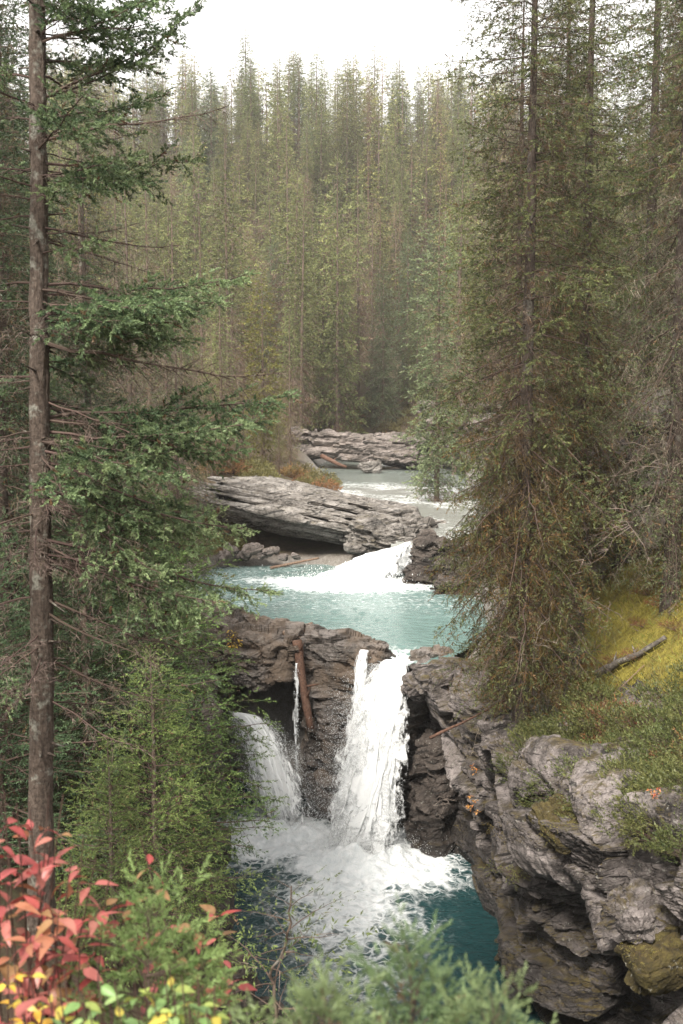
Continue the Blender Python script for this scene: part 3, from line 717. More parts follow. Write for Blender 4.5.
WOODC = np.array((.075, .055, .042)); DEADC = np.array((.15, .12, .095))
def bough(rng, Ln, cfg):
    g = lambda k, d=None: cfg.get(k, d)
    rise, droop, tip = g('rise', .1) + rng.normal(0, .04), g('droop', .35) * rng.uniform(.7, 1.3), g('tip', .25)
    s = np.linspace(0, 1, 9)
    wig = np.cumsum(rng.normal(0, .012, 9))
    wz = np.cumsum(rng.normal(0, .010, 9))
    ax = np.stack([Ln * s, Ln * wig, Ln * (rise * s - droop * s ** 2 + tip * s ** 3 + wz)], 1)
    r0 = g('r0', .011) * (Ln ** .8)
    wood = MB(); wv, wf = tube(ax, r0 * (1 - .82 * s), 5); wf = np.concatenate([wf[:, [0, 1, 2]], wf[:, [0, 2, 3]]])
    wood.add(wv, wf, WOODC * rng.uniform(.8, 1.3))
    P = lambda q: np.stack([np.interp(q, s, ax[:, k]) for k in range(3)], -1)
    ns = max(3, int(Ln / g('sec')))
    sk = (np.arange(ns) + rng.random(ns)) / ns * .9 + .08
    A = P(sk); Tn = P(np.minimum(1, sk + .03)) - P(sk - .03); Tn /= np.linalg.norm(Tn, axis=1, keepdims=True)
    side = np.where(np.arange(ns) % 2 == 0, 1., -1.)
    ang = np.radians(g('ang', 52)) * rng.uniform(.75, 1.2, ns)
    lat = np.stack([-Tn[:, 1], Tn[:, 0], 0 * ang], 1); lat /= np.linalg.norm(lat, axis=1, keepdims=True)
    D2 = Tn * np.cos(ang)[:, None] + lat * (side * np.sin(ang))[:, None]
    D2[:, 2] += rng.normal(g('sag', -.12), g('sagr', .28), ns); D2 /= np.linalg.norm(D2, axis=1, keepdims=True)
    L2 = (Ln * g('secl', .42) * (1 - sk) ** .75 * np.minimum(1, (sk + .12) / .45) * rng.uniform(.6, 1.15, ns) + .5 * g('sh'))
    # end shoot is a secondary too
    A = np.concatenate([A, P(np.array([.93]))]); D2 = np.concatenate([D2, Tn[-1:]]); L2 = np.concatenate([L2, [g('sh') * 1.4]]); sk = np.concatenate([sk, [1.]])
    live = (sk + rng.normal(0, .07, len(sk))) > g('live0', .2)
    if g('dead_all'): live[:] = False
    sagc = g('hang', .10)
    B = A + D2 * L2[:, None]; B[:, 2] -= sagc * L2
    mid = A + D2 * L2[:, None] * .5; mid[:, 2] -= sagc * L2 * .3
    w2 = r0 * .33
    v, f = sticks(A, mid + (B - mid) * .02, w2, rng); wood.add(v, f, np.where(rng.random(len(v) // 4) < .5, 1, .8).repeat(4)[:, None] * WOODC)
    v, f = sticks(mid, B, w2 * .7, rng); wood.add(v, f, WOODC)
    # tertiary shoots
    a3, d3, l3, g3, lv3, tipf = [], [], [], [], [], []
    for k in range(len(A)):
        n3 = max(1, int(L2[k] / g('ter')))
        q = (np.arange(n3) + rng.random(n3)) / n3
        q = np.maximum(q, g('inner', .12) * rng.random(n3)); pt = np.where((q < .5)[:, None], A[k] + (mid[k] - A[k]) * (q * 2)[:, None], mid[k] + (B[k] - mid[k]) * (q * 2 - 1)[:, None])
        sd = np.where(rng.random(n3) < .5, 1., -1.); an = rng.uniform(.45, 1.0, n3)
        la = np.array([-D2[k, 1], D2[k, 0], 0]); la /= np.linalg.norm(la) + 1e-9
        dd = D2[k][None] * np.cos(an)[:, None] + la[None] * (sd * np.sin(an))[:, None]
        dd[:, 2] += rng.normal(g('shz', .02), g('shr', .22), n3); dd /= np.linalg.norm(dd, axis=1, keepdims=True)
        ll = g('sh') * rng.uniform(.55, 1.2, n3) * (1 - .35 * q)
        pt = np.concatenate([pt, B[k:k + 1]]); dd = np.concatenate([dd, (D2[k] + np.array([0, 0, -sagc]))[None]]); dd[-1] /= np.linalg.norm(dd[-1]); ll = np.concatenate([ll, [g('sh')]])
        a3.append(pt); d3.append(dd); l3.append(ll); lv3.append(np.full(n3 + 1, live[k])); tipf.append(np.concatenate([q, [1]]) * .5 + sk[k] * .5)
    a3, d3, l3, lv3, tipf = map(np.concatenate, (a3, d3, l3, lv3, tipf))
    thin = rng.random(len(a3)) < g('fill', .95)
    lv = lv3 & thin
    need = MB()
    v, f = needles(a3[lv], d3[lv], l3[lv], g('nn'), g('nl'), g('nw'), rng, up=g('up', .25))
    m = lv.sum()
    c1, c2 = np.array(g('c1')), np.array(g('c2'))
    t = np.clip(rng.normal(.5, .28, m) + (tipf[lv] - .6) * .7, 0, 1)[:, None]
    c = c1 * (1 - t) + c2 * t
    br = rng.random(m) < g('brown', .05); c[br] = np.array(g('cb', (.15, .10, .05))) * rng.uniform(.7, 1.2, (br.sum(), 1))
    need.add(v, f, np.repeat(c, g('nn') * 4, 0) * np.random.default_rng(1).uniform(.75, 1.25, (len(v) // 4, 1)).repeat(4, 0) if m else np.zeros((0, 3)))
    # bare shoots
    dd = ~lv3 & (rng.random(len(a3)) < g('bare', .6))
    e = d3[dd].copy(); e[:, 2] -= g('bhang', .15); 
    v, f = sticks(a3[dd], a3[dd] + e * (l3[dd] * g('blen', 1.3))[:, None], g('bw', .003), rng)
    wood.add(v, f, (np.array(g('cd', DEADC)) * rng.uniform(.6, 1.3, (dd.sum(), 1))).repeat(4, 0) if dd.sum() else np.zeros((0, 3)))
    # moss and lichen beards hanging from bare shoots
    if g('beard'):
        q = rng.random(len(a3)) < g('beard') * np.where(lv3, .35, 1)
        n = q.sum(); k = g('bk', 5)
        aa = (a3[q] + d3[q] * (l3[q] * rng.random(n))[:, None]).repeat(k, 0) + rng.normal(0, g('bs', .03), (n * k, 3))
        b = aa + rng.normal(0, g('bs', .03), (n * k, 3)) - np.array([0, 0, 1]) * rng.uniform(.03, g('bl', .14), (n * k, 1))
        v, f = sticks(aa, b, g('bbw', .006), rng)
        cc = np.array(g('cbeard', ((.16, .10, .03), (.12, .11, .07)))); pick = cc[rng.integers(0, len(cc), n)].repeat(k, 0) * rng.uniform(.6, 1.25, (n * k, 1))
        need.add(v, f, pick.repeat(4, 0))
    def cat(mb):
        if not mb.V: return np.zeros((0, 3)), np.zeros((0, 3), int), np.zeros((0, 3))
        return np.concatenate(mb.V), np.concatenate(mb.F), np.concatenate(mb.C)
    return dict(L=Ln, need=cat(need), wood=cat(wood))

def place(mb, T, pos, Ln, az, pitch, roll, rng, tint=1.0):
    s = Ln / T['L']
    R = dipmat(0, 0, az) @ dipmat(0, -pitch) @ dipmat(roll, 0)
    for key, mt in (('need', 0), ('wood', 1)):
        V, F, C = T[key]
        if len(V): mb.add((V * s) @ R.T + pos, F, C * tint, mt)

def trunk_mesh(name, H, r0, rng, n=9, mat=None, lean=0.0, base_flare=1.35, z0=-.4, wob=.012, bumps=True, k=40, amp=0.0):
    z = np.linspace(z0, H, k); f = np.clip(z / H, 0, 1)
    x = np.cumsum(rng.normal(0, wob, k)) * .3 + lean * f; y = np.cumsum(rng.normal(0, wob, k)) * .3
    r = r0 * (1 - f) ** .8 * (1 + (base_flare - 1) * np.exp(-np.maximum(z, 0) / .35)) + min(.006, r0 * .2)
    V, F = tube(np.stack([x, y, z], 1), r, n)
    if bumps:
        V = V + (fbm(V * np.array([9, 9, 3]), 3, 3) * r0 * .12)[:, None] * np.stack([np.sin(V[:, 0] * 99), np.cos(V[:, 1] * 99), V[:, 2] * 0], 1)
    if amp:      # bark plates, knots and branch stubs
        c = np.stack([np.interp(V[:, 2], z, x), np.interp(V[:, 2], z, y), V[:, 2]], 1); d = V - c; d /= np.linalg.norm(d, axis=1, keepdims=True) + 1e-9
        Q = np.stack([d[:, 0] * 3, d[:, 1] * 3, V[:, 2] * 3.2], 1)
        f1, f2, idd, _ = worley(Q * np.array([1.6, 1.6, 2.2]), 5)
        V = V + d * (amp * (.5 * idd - np.exp(-(f2 - f1) / .08)) + amp * .8 * fbm(Q * 2, 8, 3))[:, None]
        Vs, Fs, m = [V], [F], len(V)
        for _ in range(46):
            h = rng.uniform(.3, H * .75); a = rng.random() * 6.28; rr = float(np.interp(h, z, r)); p = np.array([np.interp(h, z, x), np.interp(h, z, y), h]); e = np.array([math.cos(a), math.sin(a), rng.uniform(-.5, .3)])
            l = rng.uniform(.04, .16); v, ff = tube(np.stack([p + e * rr * .7, p + e * (rr + .02), p + e * (rr + l)]), np.array([.022, .010, .004]), 6); Vs.append(v); Fs.append(ff + m); m += len(v)
        V, F = np.concatenate(Vs), np.concatenate(Fs)
    me = mesh_np(name, V, F, mat or M_BARK, smooth=True)
    return me, (lambda h: np.array([np.interp(h, z, x), np.interp(h, z, y), h])), (lambda h: np.interp(h, z, r))

GREEN = dict(c1=(.030, .060, .022), c2=(.075, .125, .045))
CFG = {
 'near': dict(sec=.044, ter=.029, sh=.080, nn=24, nl=.026, nw=.0085, rise=.06, droop=.20, tip=.14, live0=.30, inner=.25, secl=.40, sagr=.34, shr=.42, c1=(.055, .10, .05), c2=(.20, .285, .135), brown=.02, bare=.8, bw=.0022, beard=.06, bk=4, bs=.012, bl=.06, bbw=.002, cbeard=((.17, .17, .12), (.2, .17, .1)), r0=.0095, hang=.10, sag=-.10),
 'young': dict(sec=.085, ter=.06, sh=.11, nn=14, nl=.034, nw=.010, rise=.22, droop=.30, tip=.14, live0=.10, secl=.48, sagr=.3, shr=.38, c1=(.055, .108, .034), c2=(.175, .275, .085), brown=.02, bare=.7, bw=.003, r0=.010, hang=.08, sag=-.08),
 'mid': dict(sec=.090, ter=.068, sh=.14, nn=16, nl=.044, nw=.0135, rise=.05, droop=.45, tip=.30, live0=.30, secl=.46, sagr=.34, shr=.4, c1=(.032, .050, .019), c2=(.150, .180, .068), brown=.07, cb=(.14, .10, .045), bare=.9, bw=.0045, blen=1.5, beard=.30, bk=6, bs=.04, bl=.10, bbw=.0045, cbeard=((.15, .10, .035), (.16, .13, .08), (.13, .13, .075)), r0=.009, hang=.25, cd=(.13, .105, .07)),
 'middead': dict(sec=.095, ter=.07, sh=.15, nn=13, nl=.042, nw=.012, rise=.0, droop=.55, tip=.22, live0=.30, secl=.46, sagr=.34, shr=.42, c1=(.034, .050, .019), c2=(.135, .160, .058), brown=.18, cb=(.15, .10, .035), bare=.8, bw=.004, blen=1.4, bhang=.35, beard=.48, bk=8, bs=.05, bl=.12, bbw=.005, cbeard=((.145, .115, .030), (.17, .115, .026), (.12, .105, .038), (.095, .095, .036)), r0=.010, hang=.32, cd=(.13, .10, .062)),
 'grey': dict(sec=.11, ter=.085, sh=.18, nn=9, nl=.045, nw=.014, rise=.0, droop=.5, tip=.22, live0=.26, secl=.46, sagr=.34, shr=.4, c1=(.038, .055, .024), c2=(.130, .160, .070), brown=.12, bare=.7, bw=.0045, blen=1.0, bhang=.3, beard=.45, bk=7, bs=.05, bl=.12, bbw=.0045, cbeard=((.22, .195, .14), (.19, .16, .115)), r0=.010, hang=.3, cd=(.19, .165, .125)),
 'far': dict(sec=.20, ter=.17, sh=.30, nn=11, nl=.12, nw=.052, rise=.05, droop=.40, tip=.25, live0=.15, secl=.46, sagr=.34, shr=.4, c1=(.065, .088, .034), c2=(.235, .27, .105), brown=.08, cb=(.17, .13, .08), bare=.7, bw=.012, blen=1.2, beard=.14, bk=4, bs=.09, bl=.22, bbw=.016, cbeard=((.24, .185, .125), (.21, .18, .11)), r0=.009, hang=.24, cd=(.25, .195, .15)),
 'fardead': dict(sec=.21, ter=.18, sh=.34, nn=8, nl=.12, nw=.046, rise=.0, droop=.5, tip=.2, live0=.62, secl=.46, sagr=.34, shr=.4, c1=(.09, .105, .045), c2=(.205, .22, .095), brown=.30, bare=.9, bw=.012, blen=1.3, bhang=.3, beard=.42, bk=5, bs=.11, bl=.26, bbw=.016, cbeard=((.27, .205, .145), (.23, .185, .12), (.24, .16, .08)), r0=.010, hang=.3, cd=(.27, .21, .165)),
}
def templates(kind, lens, per, seed, **over):
    rng = np.random.default_rng(seed); c = dict(CFG[kind]); c.update(over)
    return [bough(rng, l, c) for l in lens for _ in range(per)]
def pick(tm, Ln, rng):
    ls = np.array([t['L'] for t in tm]); d = np.abs(np.log(ls / Ln)); ok = np.where(d <= d.min() + .18)[0]
    return tm[int(rng.choice(ok))]

def conifer(name, seed, H, r0, h0, nb, R, tm, tmd=None, dead_to=0.0, shape=.75, pit=(-.35, .5), mat=None, lean=0.0, jit=.22, up_h=None, vis=None, taper_low=.12, wob=.012, gap=0.0, minl=.12):
    """returns (trunk mesh, crown mesh); crown boughs leave the trunk from h0 to the tip, dead ones (tmd) up to dead_to*H"""
    rng = np.random.default_rng(seed)
    tme, axis, rad = trunk_mesh('trunk', H, r0, rng, mat=mat, lean=lean, wob=wob)
    mb = MB(); az = rng.random() * 6.28
    hs = h0 + (H * .995 - h0) * (np.arange(nb) + rng.random(nb)) / nb
    clump = rng.random(64)
    for h in hs:
        f = (h - h0) / (H - h0); az += 2.4 + rng.normal(0, .35)
        Ln = R * (1 - f) ** shape * min(1, .55 + f / taper_low * .45) * rng.uniform(1 - jit, 1 + jit) + minl
        if rng.random() < gap: continue
        Ln *= .72 + .56 * clump[int(f * 28 + az * .9) % 64]
        pitch = pit[0] + (pit[1] - pit[0]) * f ** 1.2 + rng.normal(0, .1)
        pd = np.clip((dead_to - h / H) / .12 + .5, 0, 1) if tmd else 0
        T = pick(tmd if rng.random() < pd else tm, Ln, rng)
        place(mb, T, axis(h), Ln, az, pitch, rng.normal(0, .3), rng, rng.uniform(.8, 1.2))
    return tme, mb.build('crown', [M_NEEDLE, M_TWIG])

def plant_tree(meshes, x, y, label, cat='tree', group=None, name='spruce_tree', rz_=0.0, s=1.0, z=None, sxy=None):
    o = empty(name, (x, y, float(ground([x], [y], y > 30)[0]) - .05 if z is None else z), rz_, s)
    if sxy: o.scale = (s * sxy, s * sxy, s)
    link('trunk', meshes[0], o); link('crown', meshes[1], o)
    return tag(o, label, cat, group)

# --- far forest -------------------------------------------------------------
CFG['midfar'] = dict(CFG['far']); CFG['midfar'].update(sec=.17, ter=.14, sh=.22, nn=8, nl=.10, nw=.042, bw=.008, bl=.2, bbw=.012, bs=.06)
CFG['midfardead'] = dict(CFG['fardead']); CFG['midfardead'].update(sec=.17, ter=.14, sh=.26, nn=6, nl=.09, nw=.036, bw=.008, bl=.24, bbw=.012, bs=.07)
tq = templates('midfar', [.5, 1.0, 1.6], 3, 211); tqd = templates('midfardead', [.5, 1.0, 1.6], 3, 212)
tf = templates('far', [.5, 1.0, 1.6, 2.2], 3, 201)
tfy = templates('far', [.5, 1.0, 1.6, 2.2], 2, 202, c1=(.11, .12, .03), c2=(.21, .22, .055), live0=.2, beard=.1)
tfb = templates('far', [.5, 1.0, 1.6, 2.2], 2, 203, c1=(.085, .115, .058), c2=(.18, .225, .115), live0=.1, beard=.08, brown=.03)
tfd = templates('fardead', [.5, 1.0, 1.6, 2.2], 3, 204)
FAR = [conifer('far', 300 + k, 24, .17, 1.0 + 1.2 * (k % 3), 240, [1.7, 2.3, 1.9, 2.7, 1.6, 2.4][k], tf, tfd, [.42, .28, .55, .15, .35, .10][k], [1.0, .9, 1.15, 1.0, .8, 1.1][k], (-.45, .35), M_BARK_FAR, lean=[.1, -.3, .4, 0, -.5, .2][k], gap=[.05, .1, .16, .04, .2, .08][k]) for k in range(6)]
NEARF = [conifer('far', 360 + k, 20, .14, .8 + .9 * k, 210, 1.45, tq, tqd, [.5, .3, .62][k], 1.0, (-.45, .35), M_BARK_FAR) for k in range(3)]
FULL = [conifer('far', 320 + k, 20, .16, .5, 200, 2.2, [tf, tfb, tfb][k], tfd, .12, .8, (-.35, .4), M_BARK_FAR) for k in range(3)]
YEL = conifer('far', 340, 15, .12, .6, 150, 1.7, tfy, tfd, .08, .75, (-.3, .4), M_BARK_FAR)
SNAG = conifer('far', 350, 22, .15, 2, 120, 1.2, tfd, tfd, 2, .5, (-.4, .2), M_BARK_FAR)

special = [  # px, Y, top py, mesh, name, label
 (337, 92, 150, FULL[0], 'spruce_tree', 'full spire shaped spruce standing at the centre of the valley above the river bend'),
 (347, 128, 52, FAR[3], 'spruce_tree', 'tallest needle thin spruce top poking above the valley skyline'),
 (263, 62, 268, YEL, 'larch_tree', 'yellow green conifer with a bare lower trunk on the bank above the ledge'),
 (383, 98, 262, FULL[1], 'spruce_tree', 'small blue green spruce at the river bend'),
 (407, 104, 228, FULL[2], 'spruce_tree', 'slim blue green spruce half hidden behind the river bend outcrop'),
 (243, 58, 360, SNAG, 'dead_spruce', 'thin grey stem of a bare tree on the bank above the ledge'),
 (438, 52, 205, FULL[1], 'spruce_tree', 'pale green bushy spruce just upstream of the big mossy spruce'),
 (281, 112, 52, FAR[1], 'spruce_tree', 'dark tall spruce on the skyline left of the needle thin one'),
 (372, 108, 190, SNAG, 'dead_spruce', 'bare reddish dead trunk among the valley spruces'),
 (228, 70, 120, FAR[0], 'spruce_tree', 'brown twigged spruce with a sparse green top on the slope above the ledge'),
 (300, 78, 175, FAR[4], 'spruce_tree', 'brown bearded spruce between the yellow green conifer and the central spire'),
 (455, 70, 130, FAR[2], 'spruce_tree', 'tall spruce rising behind the pale green bushy one'),
]
placed = []
used_mesh = set()
rf = np.random.default_rng(31)
MH = {id(FAR[k]): 24. for k in range(6)}; MH.update({id(f): 20. for f in FULL}); MH[id(YEL)] = 15.; MH[id(SNAG)] = 22.
for px, Y, top, me, nm, lab in special:
    p = at(px, 400, Y); z = gz(p[0], Y); zt = at(px, top, Y)[2]
    s = (zt - z) / MH[id(me)]
    plant_tree(me, p[0], Y, lab, name=nm, rz_=rf.random() * 6.28, s=s, z=z - .1, sxy=min(1.5, max(.8, 1 / s ** .5)))
    placed.append((p[0], Y))
ZONES = [(62, 'brownish lichen hung spruce in the near rows of the valley forest', 'near rows of the valley forest'),
         (95, 'slender hazy spruce in the middle rows of the valley forest', 'middle rows of the valley forest'),
         (400, 'pale hazed spruce on the upper slope under the skyline', 'upper slope of the valley forest')]
for k, px in enumerate(np.linspace(105, 505, 34)):
    px += rf.uniform(-5, 5); Y = rf.uniform(142, 158); p = at(px, 100, Y); z = gz(p[0], Y); top = rf.uniform(52, 125)
    s = (at(px, top, Y)[2] - z) / 24; placed.append((p[0], Y))
    plant_tree(FAR[rf.integers(6)], p[0], Y, 'pointed spruce making up the pale skyline of the valley', group='skyline of the valley forest', rz_=rf.random() * 6.28, s=s, z=z - .1, sxy=rf.uniform(1.2, 1.8))
cnt = 0; tries = 0
while cnt < 238 and tries < 20000:
    tries += 1
    Y = 49 + 112 * rf.random() ** .62
    half = .36 * Y + 3
    x = rf.uniform(-half, half)
    if sdist(RIVER, np.array([x]), np.array([Y]))[0] < 1.8: continue
    px, _ = px_of(x, Y, 14)
    if px > 500 and Y > 100 and rf.random() < .7: continue
    if px > 430 and Y < 64: continue
    if 292 < px < 425 and Y < 88: continue
    if 250 < px < 276 and Y < 61: continue
    if px < 300 and sdist(RIVER, np.array([x]), np.array([Y]))[0] < 2.6: continue
    dmin = 2.6 if Y < 95 else 2.2
    if any((x - a) ** 2 + (Y - b) ** 2 < dmin ** 2 for a, b in placed): continue
    placed.append((x, Y)); cnt += 1
    r = rf.random()
    me = FAR[rf.integers(6)] if r < .80 else FULL[rf.integers(3)] if r < .92 else SNAG if r < .96 else YEL
    s = rf.uniform(.5, 1.0) * (.8 if Y > 108 else 1) * (1.0 if Y < 95 else .9) * (1.25 if rf.random() < .12 else 1)
    if Y < 75:
        me = NEARF[rf.integers(3)] if me in FAR or me in FULL else me
        if 150 < px < 480: s *= .72 + .3 * (Y - 49) / 26
    k = 0 if Y < 84 else 1 if Y < 112 else 2
    if me is SNAG: lab, grp, nm = 'bare grey brown dead conifer among the valley spruces', 'dead conifers of the valley forest', 'dead_spruce'
    elif me is YEL: lab, grp, nm = 'short yellow green conifer among the valley spruces', 'yellow green conifers of the valley forest', 'larch_tree'
    else: lab, grp, nm = ZONES[k][1], ZONES[k][2], 'spruce_tree'
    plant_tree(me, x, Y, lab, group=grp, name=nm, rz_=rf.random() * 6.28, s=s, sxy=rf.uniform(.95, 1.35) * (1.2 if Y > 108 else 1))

# the rest of the forest on the hillside: hundreds of small far crowns that read as one mass
def far_wood():
    rng = np.random.default_rng(404)
    lo = templates('far', [.6, 1.2, 2.0], 2, 410, sec=.36, ter=.30, nn=7, nl=.2, nw=.085, beard=.1)
    lod = templates('fardead', [.6, 1.2, 2.0], 2, 411, sec=.36, ter=.30, nn=5, nl=.2, nw=.075)
    protos = []
    for k in range(5):
        mb = MB(); az = 0.0; H = 14.0
        v, f = tube(np.array([(0, 0, -.3), (0, 0, H * .5), (0, 0, H)]), np.array([.13, .08, .01]), 5); mb.add(v, f[:, [0, 1, 2]], (.13, .1, .075), 1); mb.add(v, f[:, [0, 2, 3]], (.13, .1, .075), 1)
        for h in np.linspace(.8, H * .99, 95):
            f = h / H; az += 2.4 + rng.normal(0, .3); Ln = [1.7, 2.1, 1.5, 2.3, 1.9][k] * (1 - f) ** 1.0 * rng.uniform(.7, 1.25) + .15
            place(mb, pick(lod if rng.random() < [.5, .2, .6, .1, .3][k] * (1.3 - f) else lo, Ln, rng), np.array([0, 0, h]), Ln, az, -.4 + .75 * f + rng.normal(0, .1), rng.normal(0, .3), rng, rng.uniform(.8, 1.2))
        protos.append((np.concatenate(mb.V), np.concatenate(mb.F), np.concatenate(mb.C), np.concatenate(mb.M)))
    Vs, Fs, Cs, Ms, n, cnt = [], [], [], [], 0, 0
    while cnt < 230:
        Y = 104 + 68 * rng.random() ** .8; x = rng.uniform(-.30, .26) * Y
        if any((x - a) ** 2 + (Y - b) ** 2 < 1.5 for a, b in placed): continue
        placed.append((x, Y)); cnt += 1
        V, F, C, M = protos[rng.integers(5)]; sc = rng.uniform(.6, 1.1); a = rng.random() * 6.28
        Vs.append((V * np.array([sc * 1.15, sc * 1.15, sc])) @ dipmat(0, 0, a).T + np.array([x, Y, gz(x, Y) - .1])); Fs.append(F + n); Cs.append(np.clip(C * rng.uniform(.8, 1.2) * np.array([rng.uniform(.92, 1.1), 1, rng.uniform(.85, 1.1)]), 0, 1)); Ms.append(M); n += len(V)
    me = mesh_np('forest', np.concatenate(Vs), [np.concatenate(Fs)], [M_NEEDLE, M_TWIG], np.concatenate(Cs), np.concatenate(Ms))
    tag(link('forest', me), kind='stuff')
far_wood()

# ------------------------------------------------------------------ trees on the gorge rim
tn = templates('near', [.5, .9, 1.4, 2.0], 3, 401)
tnd = templates('near', [.5, .9, 1.4], 2, 402, dead_all=True, beard=.12)
ty = templates('young', [.35, .7, 1.1, 1.6], 3, 403)
tyg = templates('young', [.35, .7, 1.1, 1.6], 2, 404, c1=(.035, .07, .035), c2=(.085, .14, .065))
tm = templates('mid', [.4, .8, 1.3, 1.9], 4, 405)
tmg = templates('mid', [.4, .8, 1.3, 1.9], 3, 406, c1=(.035, .06, .03), c2=(.085, .125, .06), live0=.3, beard=.12)
tmd = templates('middead', [.4, .8, 1.3, 1.9], 4, 407)
tgr = templates('grey', [.4, .8, 1.3, 1.9], 3, 408)

M_BARK_NEAR = bark_mat('near_spruce_bark', (.06, .045, .036), (.135, .105, .085), (.26, .26, .22), 1.6)
# the near spruce on the left: every bough a part of its own
def near_spruce():
    rng = np.random.default_rng(77)
    x0, y0 = -2.53, 8.0; z0 = gz(x0, y0) - .1; H = 13.5
    root = empty('spruce_tree', (x0, y0, z0))
    tme, axis, rad = trunk_mesh('trunk', H, .100, rng, 40, M_BARK_NEAR, lean=.42, wob=.006, k=420, amp=.006)
    link('trunk', tme, root)
    tag(root, 'near spruce with a tall bare grey brown trunk and long blue green boughs', 'tree')
    # photo height of the bough, its azimuth (0 = to the right, 90 = away), length, pitch, dead
    keys = [(100, 8, 1.45, .42, 0, 0), (78, 190, 1.0, .1, 0, 0), (60, 60, .9, .3, 0, 0), (140, -6, 1.50, .10, 1, 0), (165, 20, 1.25, .12, 0, 0), (175, -35, 1.0, .02, 0, 0), (172, 200, 1.0, .0, 0, 0), (120, 150, .9, .2, 0, 0),
            (228, -12, 1.15, -.12, 1, 0), (240, 40, 1.0, -.1, 1, 0), (215, 170, .9, .0, 0, 0), (285, 2, 1.62, -.02, 0, 0), (292, -22, 1.25, -.06, 0, 0), (296, 25, 1.5, -.04, 0, 0), (300, 195, .8, 0, 0, 0), (318, 14, 1.2, -.1, 0, 0),
            (338, -8, 1.95, -.17, 1, 0), (345, 45, 1.1, -.2, 1, 0), (400, 60, 1.2, -.15, 0, 0), (424, 6, 2.0, .04, 0, 0), (432, -14, 1.7, .03, 0, 0), (440, 26, 1.9, .02, 0, 0), (452, -40, 1.1, -.1, 0, 0), (446, 180, .8, 0, 0, 0), (462, 10, 1.4, -.22, 0, 0),
            (400, -10, 1.1, -.3, 1, 0), (480, -5, 1.7, -.28, 0, 0), (492, 24, 1.5, -.3, 0, 0), (505, -30, 1.0, -.3, 1, 0), (540, 8, 1.9, -.22, 0, 0), (548, -18, 1.2, -.3, 1, 0), (560, 50, 1.3, -.3, 0, 0), (600, 12, 1.5, -.4, 1, 0), (612, -20, 1.1, -.4, 1, 0), (660, 30, 1.2, -.45, 1, 0), (650, 170, .8, -.3, 1, 0), (700, -15, .9, -.5, 1, 0), (520, 185, .9, -.2, 0, 0), (380, 160, .9, -.1, 0, 0), (20, 15, 1.0, .3, 0, 0), (30, -40, .8, .3, 0, 0), (-20, 30, 1.2, .3, 0, 0), (-40, 180, 1.0, .3, 0, 0), (-70, 10, 1.0, .3, 0, 0), (-110, 100, 1.0, .3, 0, 0), (-160, 0, .9, .35, 0, 0), (-200, 200, .8, .4, 0, 0)]
    for py in np.linspace(-150, 700, 44): keys.append((py + rng.normal(0, 8), rng.uniform(0, 360), rng.uniform(.7, 1.25), .25 - .5 * (py + 150) / 840, int(rng.random() < .25 + .4 * (py > 420)), 0))
    for (py, a, Ln, pi, dead, _) in list(keys):
        if not dead and -100 < py < 620 and abs(a) < 70:
            for q in range(2): keys.append((py + rng.uniform(-6, 20), a + rng.uniform(-30, 30), Ln * rng.uniform(.6, .92), pi - rng.uniform(0, .15), 0, 0))
    for k, (py, a, Ln, pi, dead, _) in enumerate(keys):
        h = at(38, py, 8.0)[2] - z0
        c = dict(CFG['near']); c['rise'] = .0; c['droop'] = .16; c['tip'] = .18
        if dead: c.update(dead_all=True, beard=.08)
        else: c.update(live0=rng.uniform(.15, .35))
        T = bough(rng, Ln, c)
        mb = MB(); a = math.radians(a)
        place(mb, T, axis(h) + np.array([math.cos(a), math.sin(a), 0]) * rad(h) * .6, Ln, a, pi, rng.normal(0, .25), rng)
        link('bough', mb.build('bough', [M_NEEDLE, M_TWIG]), root)
near_spruce()

TALLG = [conifer('mid', 500 + k, 15, .16, .8, 210, 1.7, tmg, tgr, [.15, .3][k], .65, (-.35, .4), M_BARK_DARK) for k in range(2)]
YOUNG = [conifer('young', 510 + k, 5.2, .065, .15, 150, 1.55, [ty, tyg, ty][k], None, 0, .8, (-.12, .6)) for k in range(3)]
for (x, y, m, s, lab) in [
    (-5.3, 16, TALLG[0], 1.0, 'tall dark spruce close behind the near bare trunk'),
    (-5.4, 21.5, TALLG[1], .75, 'thin twiggy spruce showing through the boughs of the near spruce'),
    (-7.6, 21, TALLG[0], 1.1, 'dense spruce filling the edge behind the near spruce'),
    (-9.2, 27, TALLG[1], 1.15, 'tall shadowy spruce deep behind the near spruce'),
    (-6.4, 18.3, TALLG[0], .95, 'full dark spruce filling the gap left of the thin twiggy spruce'),
    (-4.75, 14.2, TALLG[1], .9, 'narrow dark spruce whose tip shows above the near boughs'),
    (-8.4, 17.5, TALLG[0], 1.0, 'shadowy spruce at the picture edge behind the near trunk'),
    (-4.3, 12.5, TALLG[1], .8, 'slim spruce crowding the foot of the near spruce')]:
    plant_tree(m, x, y, lab, s=s, rz_=x * 7)
for (x, y, m, s, lab) in [
    (-2.75, 13.6, YOUNG[0], 1.0, 'bright green young spruce leaning over the plunge pool'),
    (-3.3, 12.6, YOUNG[1], 1.1, 'dark green young spruce just right of the near bare trunk'),
    (-2.2, 11.4, YOUNG[2], .72, 'short fresh green spruce overlapping the left fall'),
    (-3.0, 15.6, YOUNG[2], 1.15, 'light green spruce between the bright green one and the near boughs'),
    (-3.9, 11.0, YOUNG[1], .8, 'bushy young spruce left of the near bare trunk'),
    (-2.2, 9.2, YOUNG[2], .45, 'little spruce above the pink leaved shrub'),
    (-3.9, 17.5, YOUNG[1], 1.1, 'young spruce standing on the rim behind the bright green one')]:
    plant_tree(m, x, y, lab, s=s, rz_=x * 5)
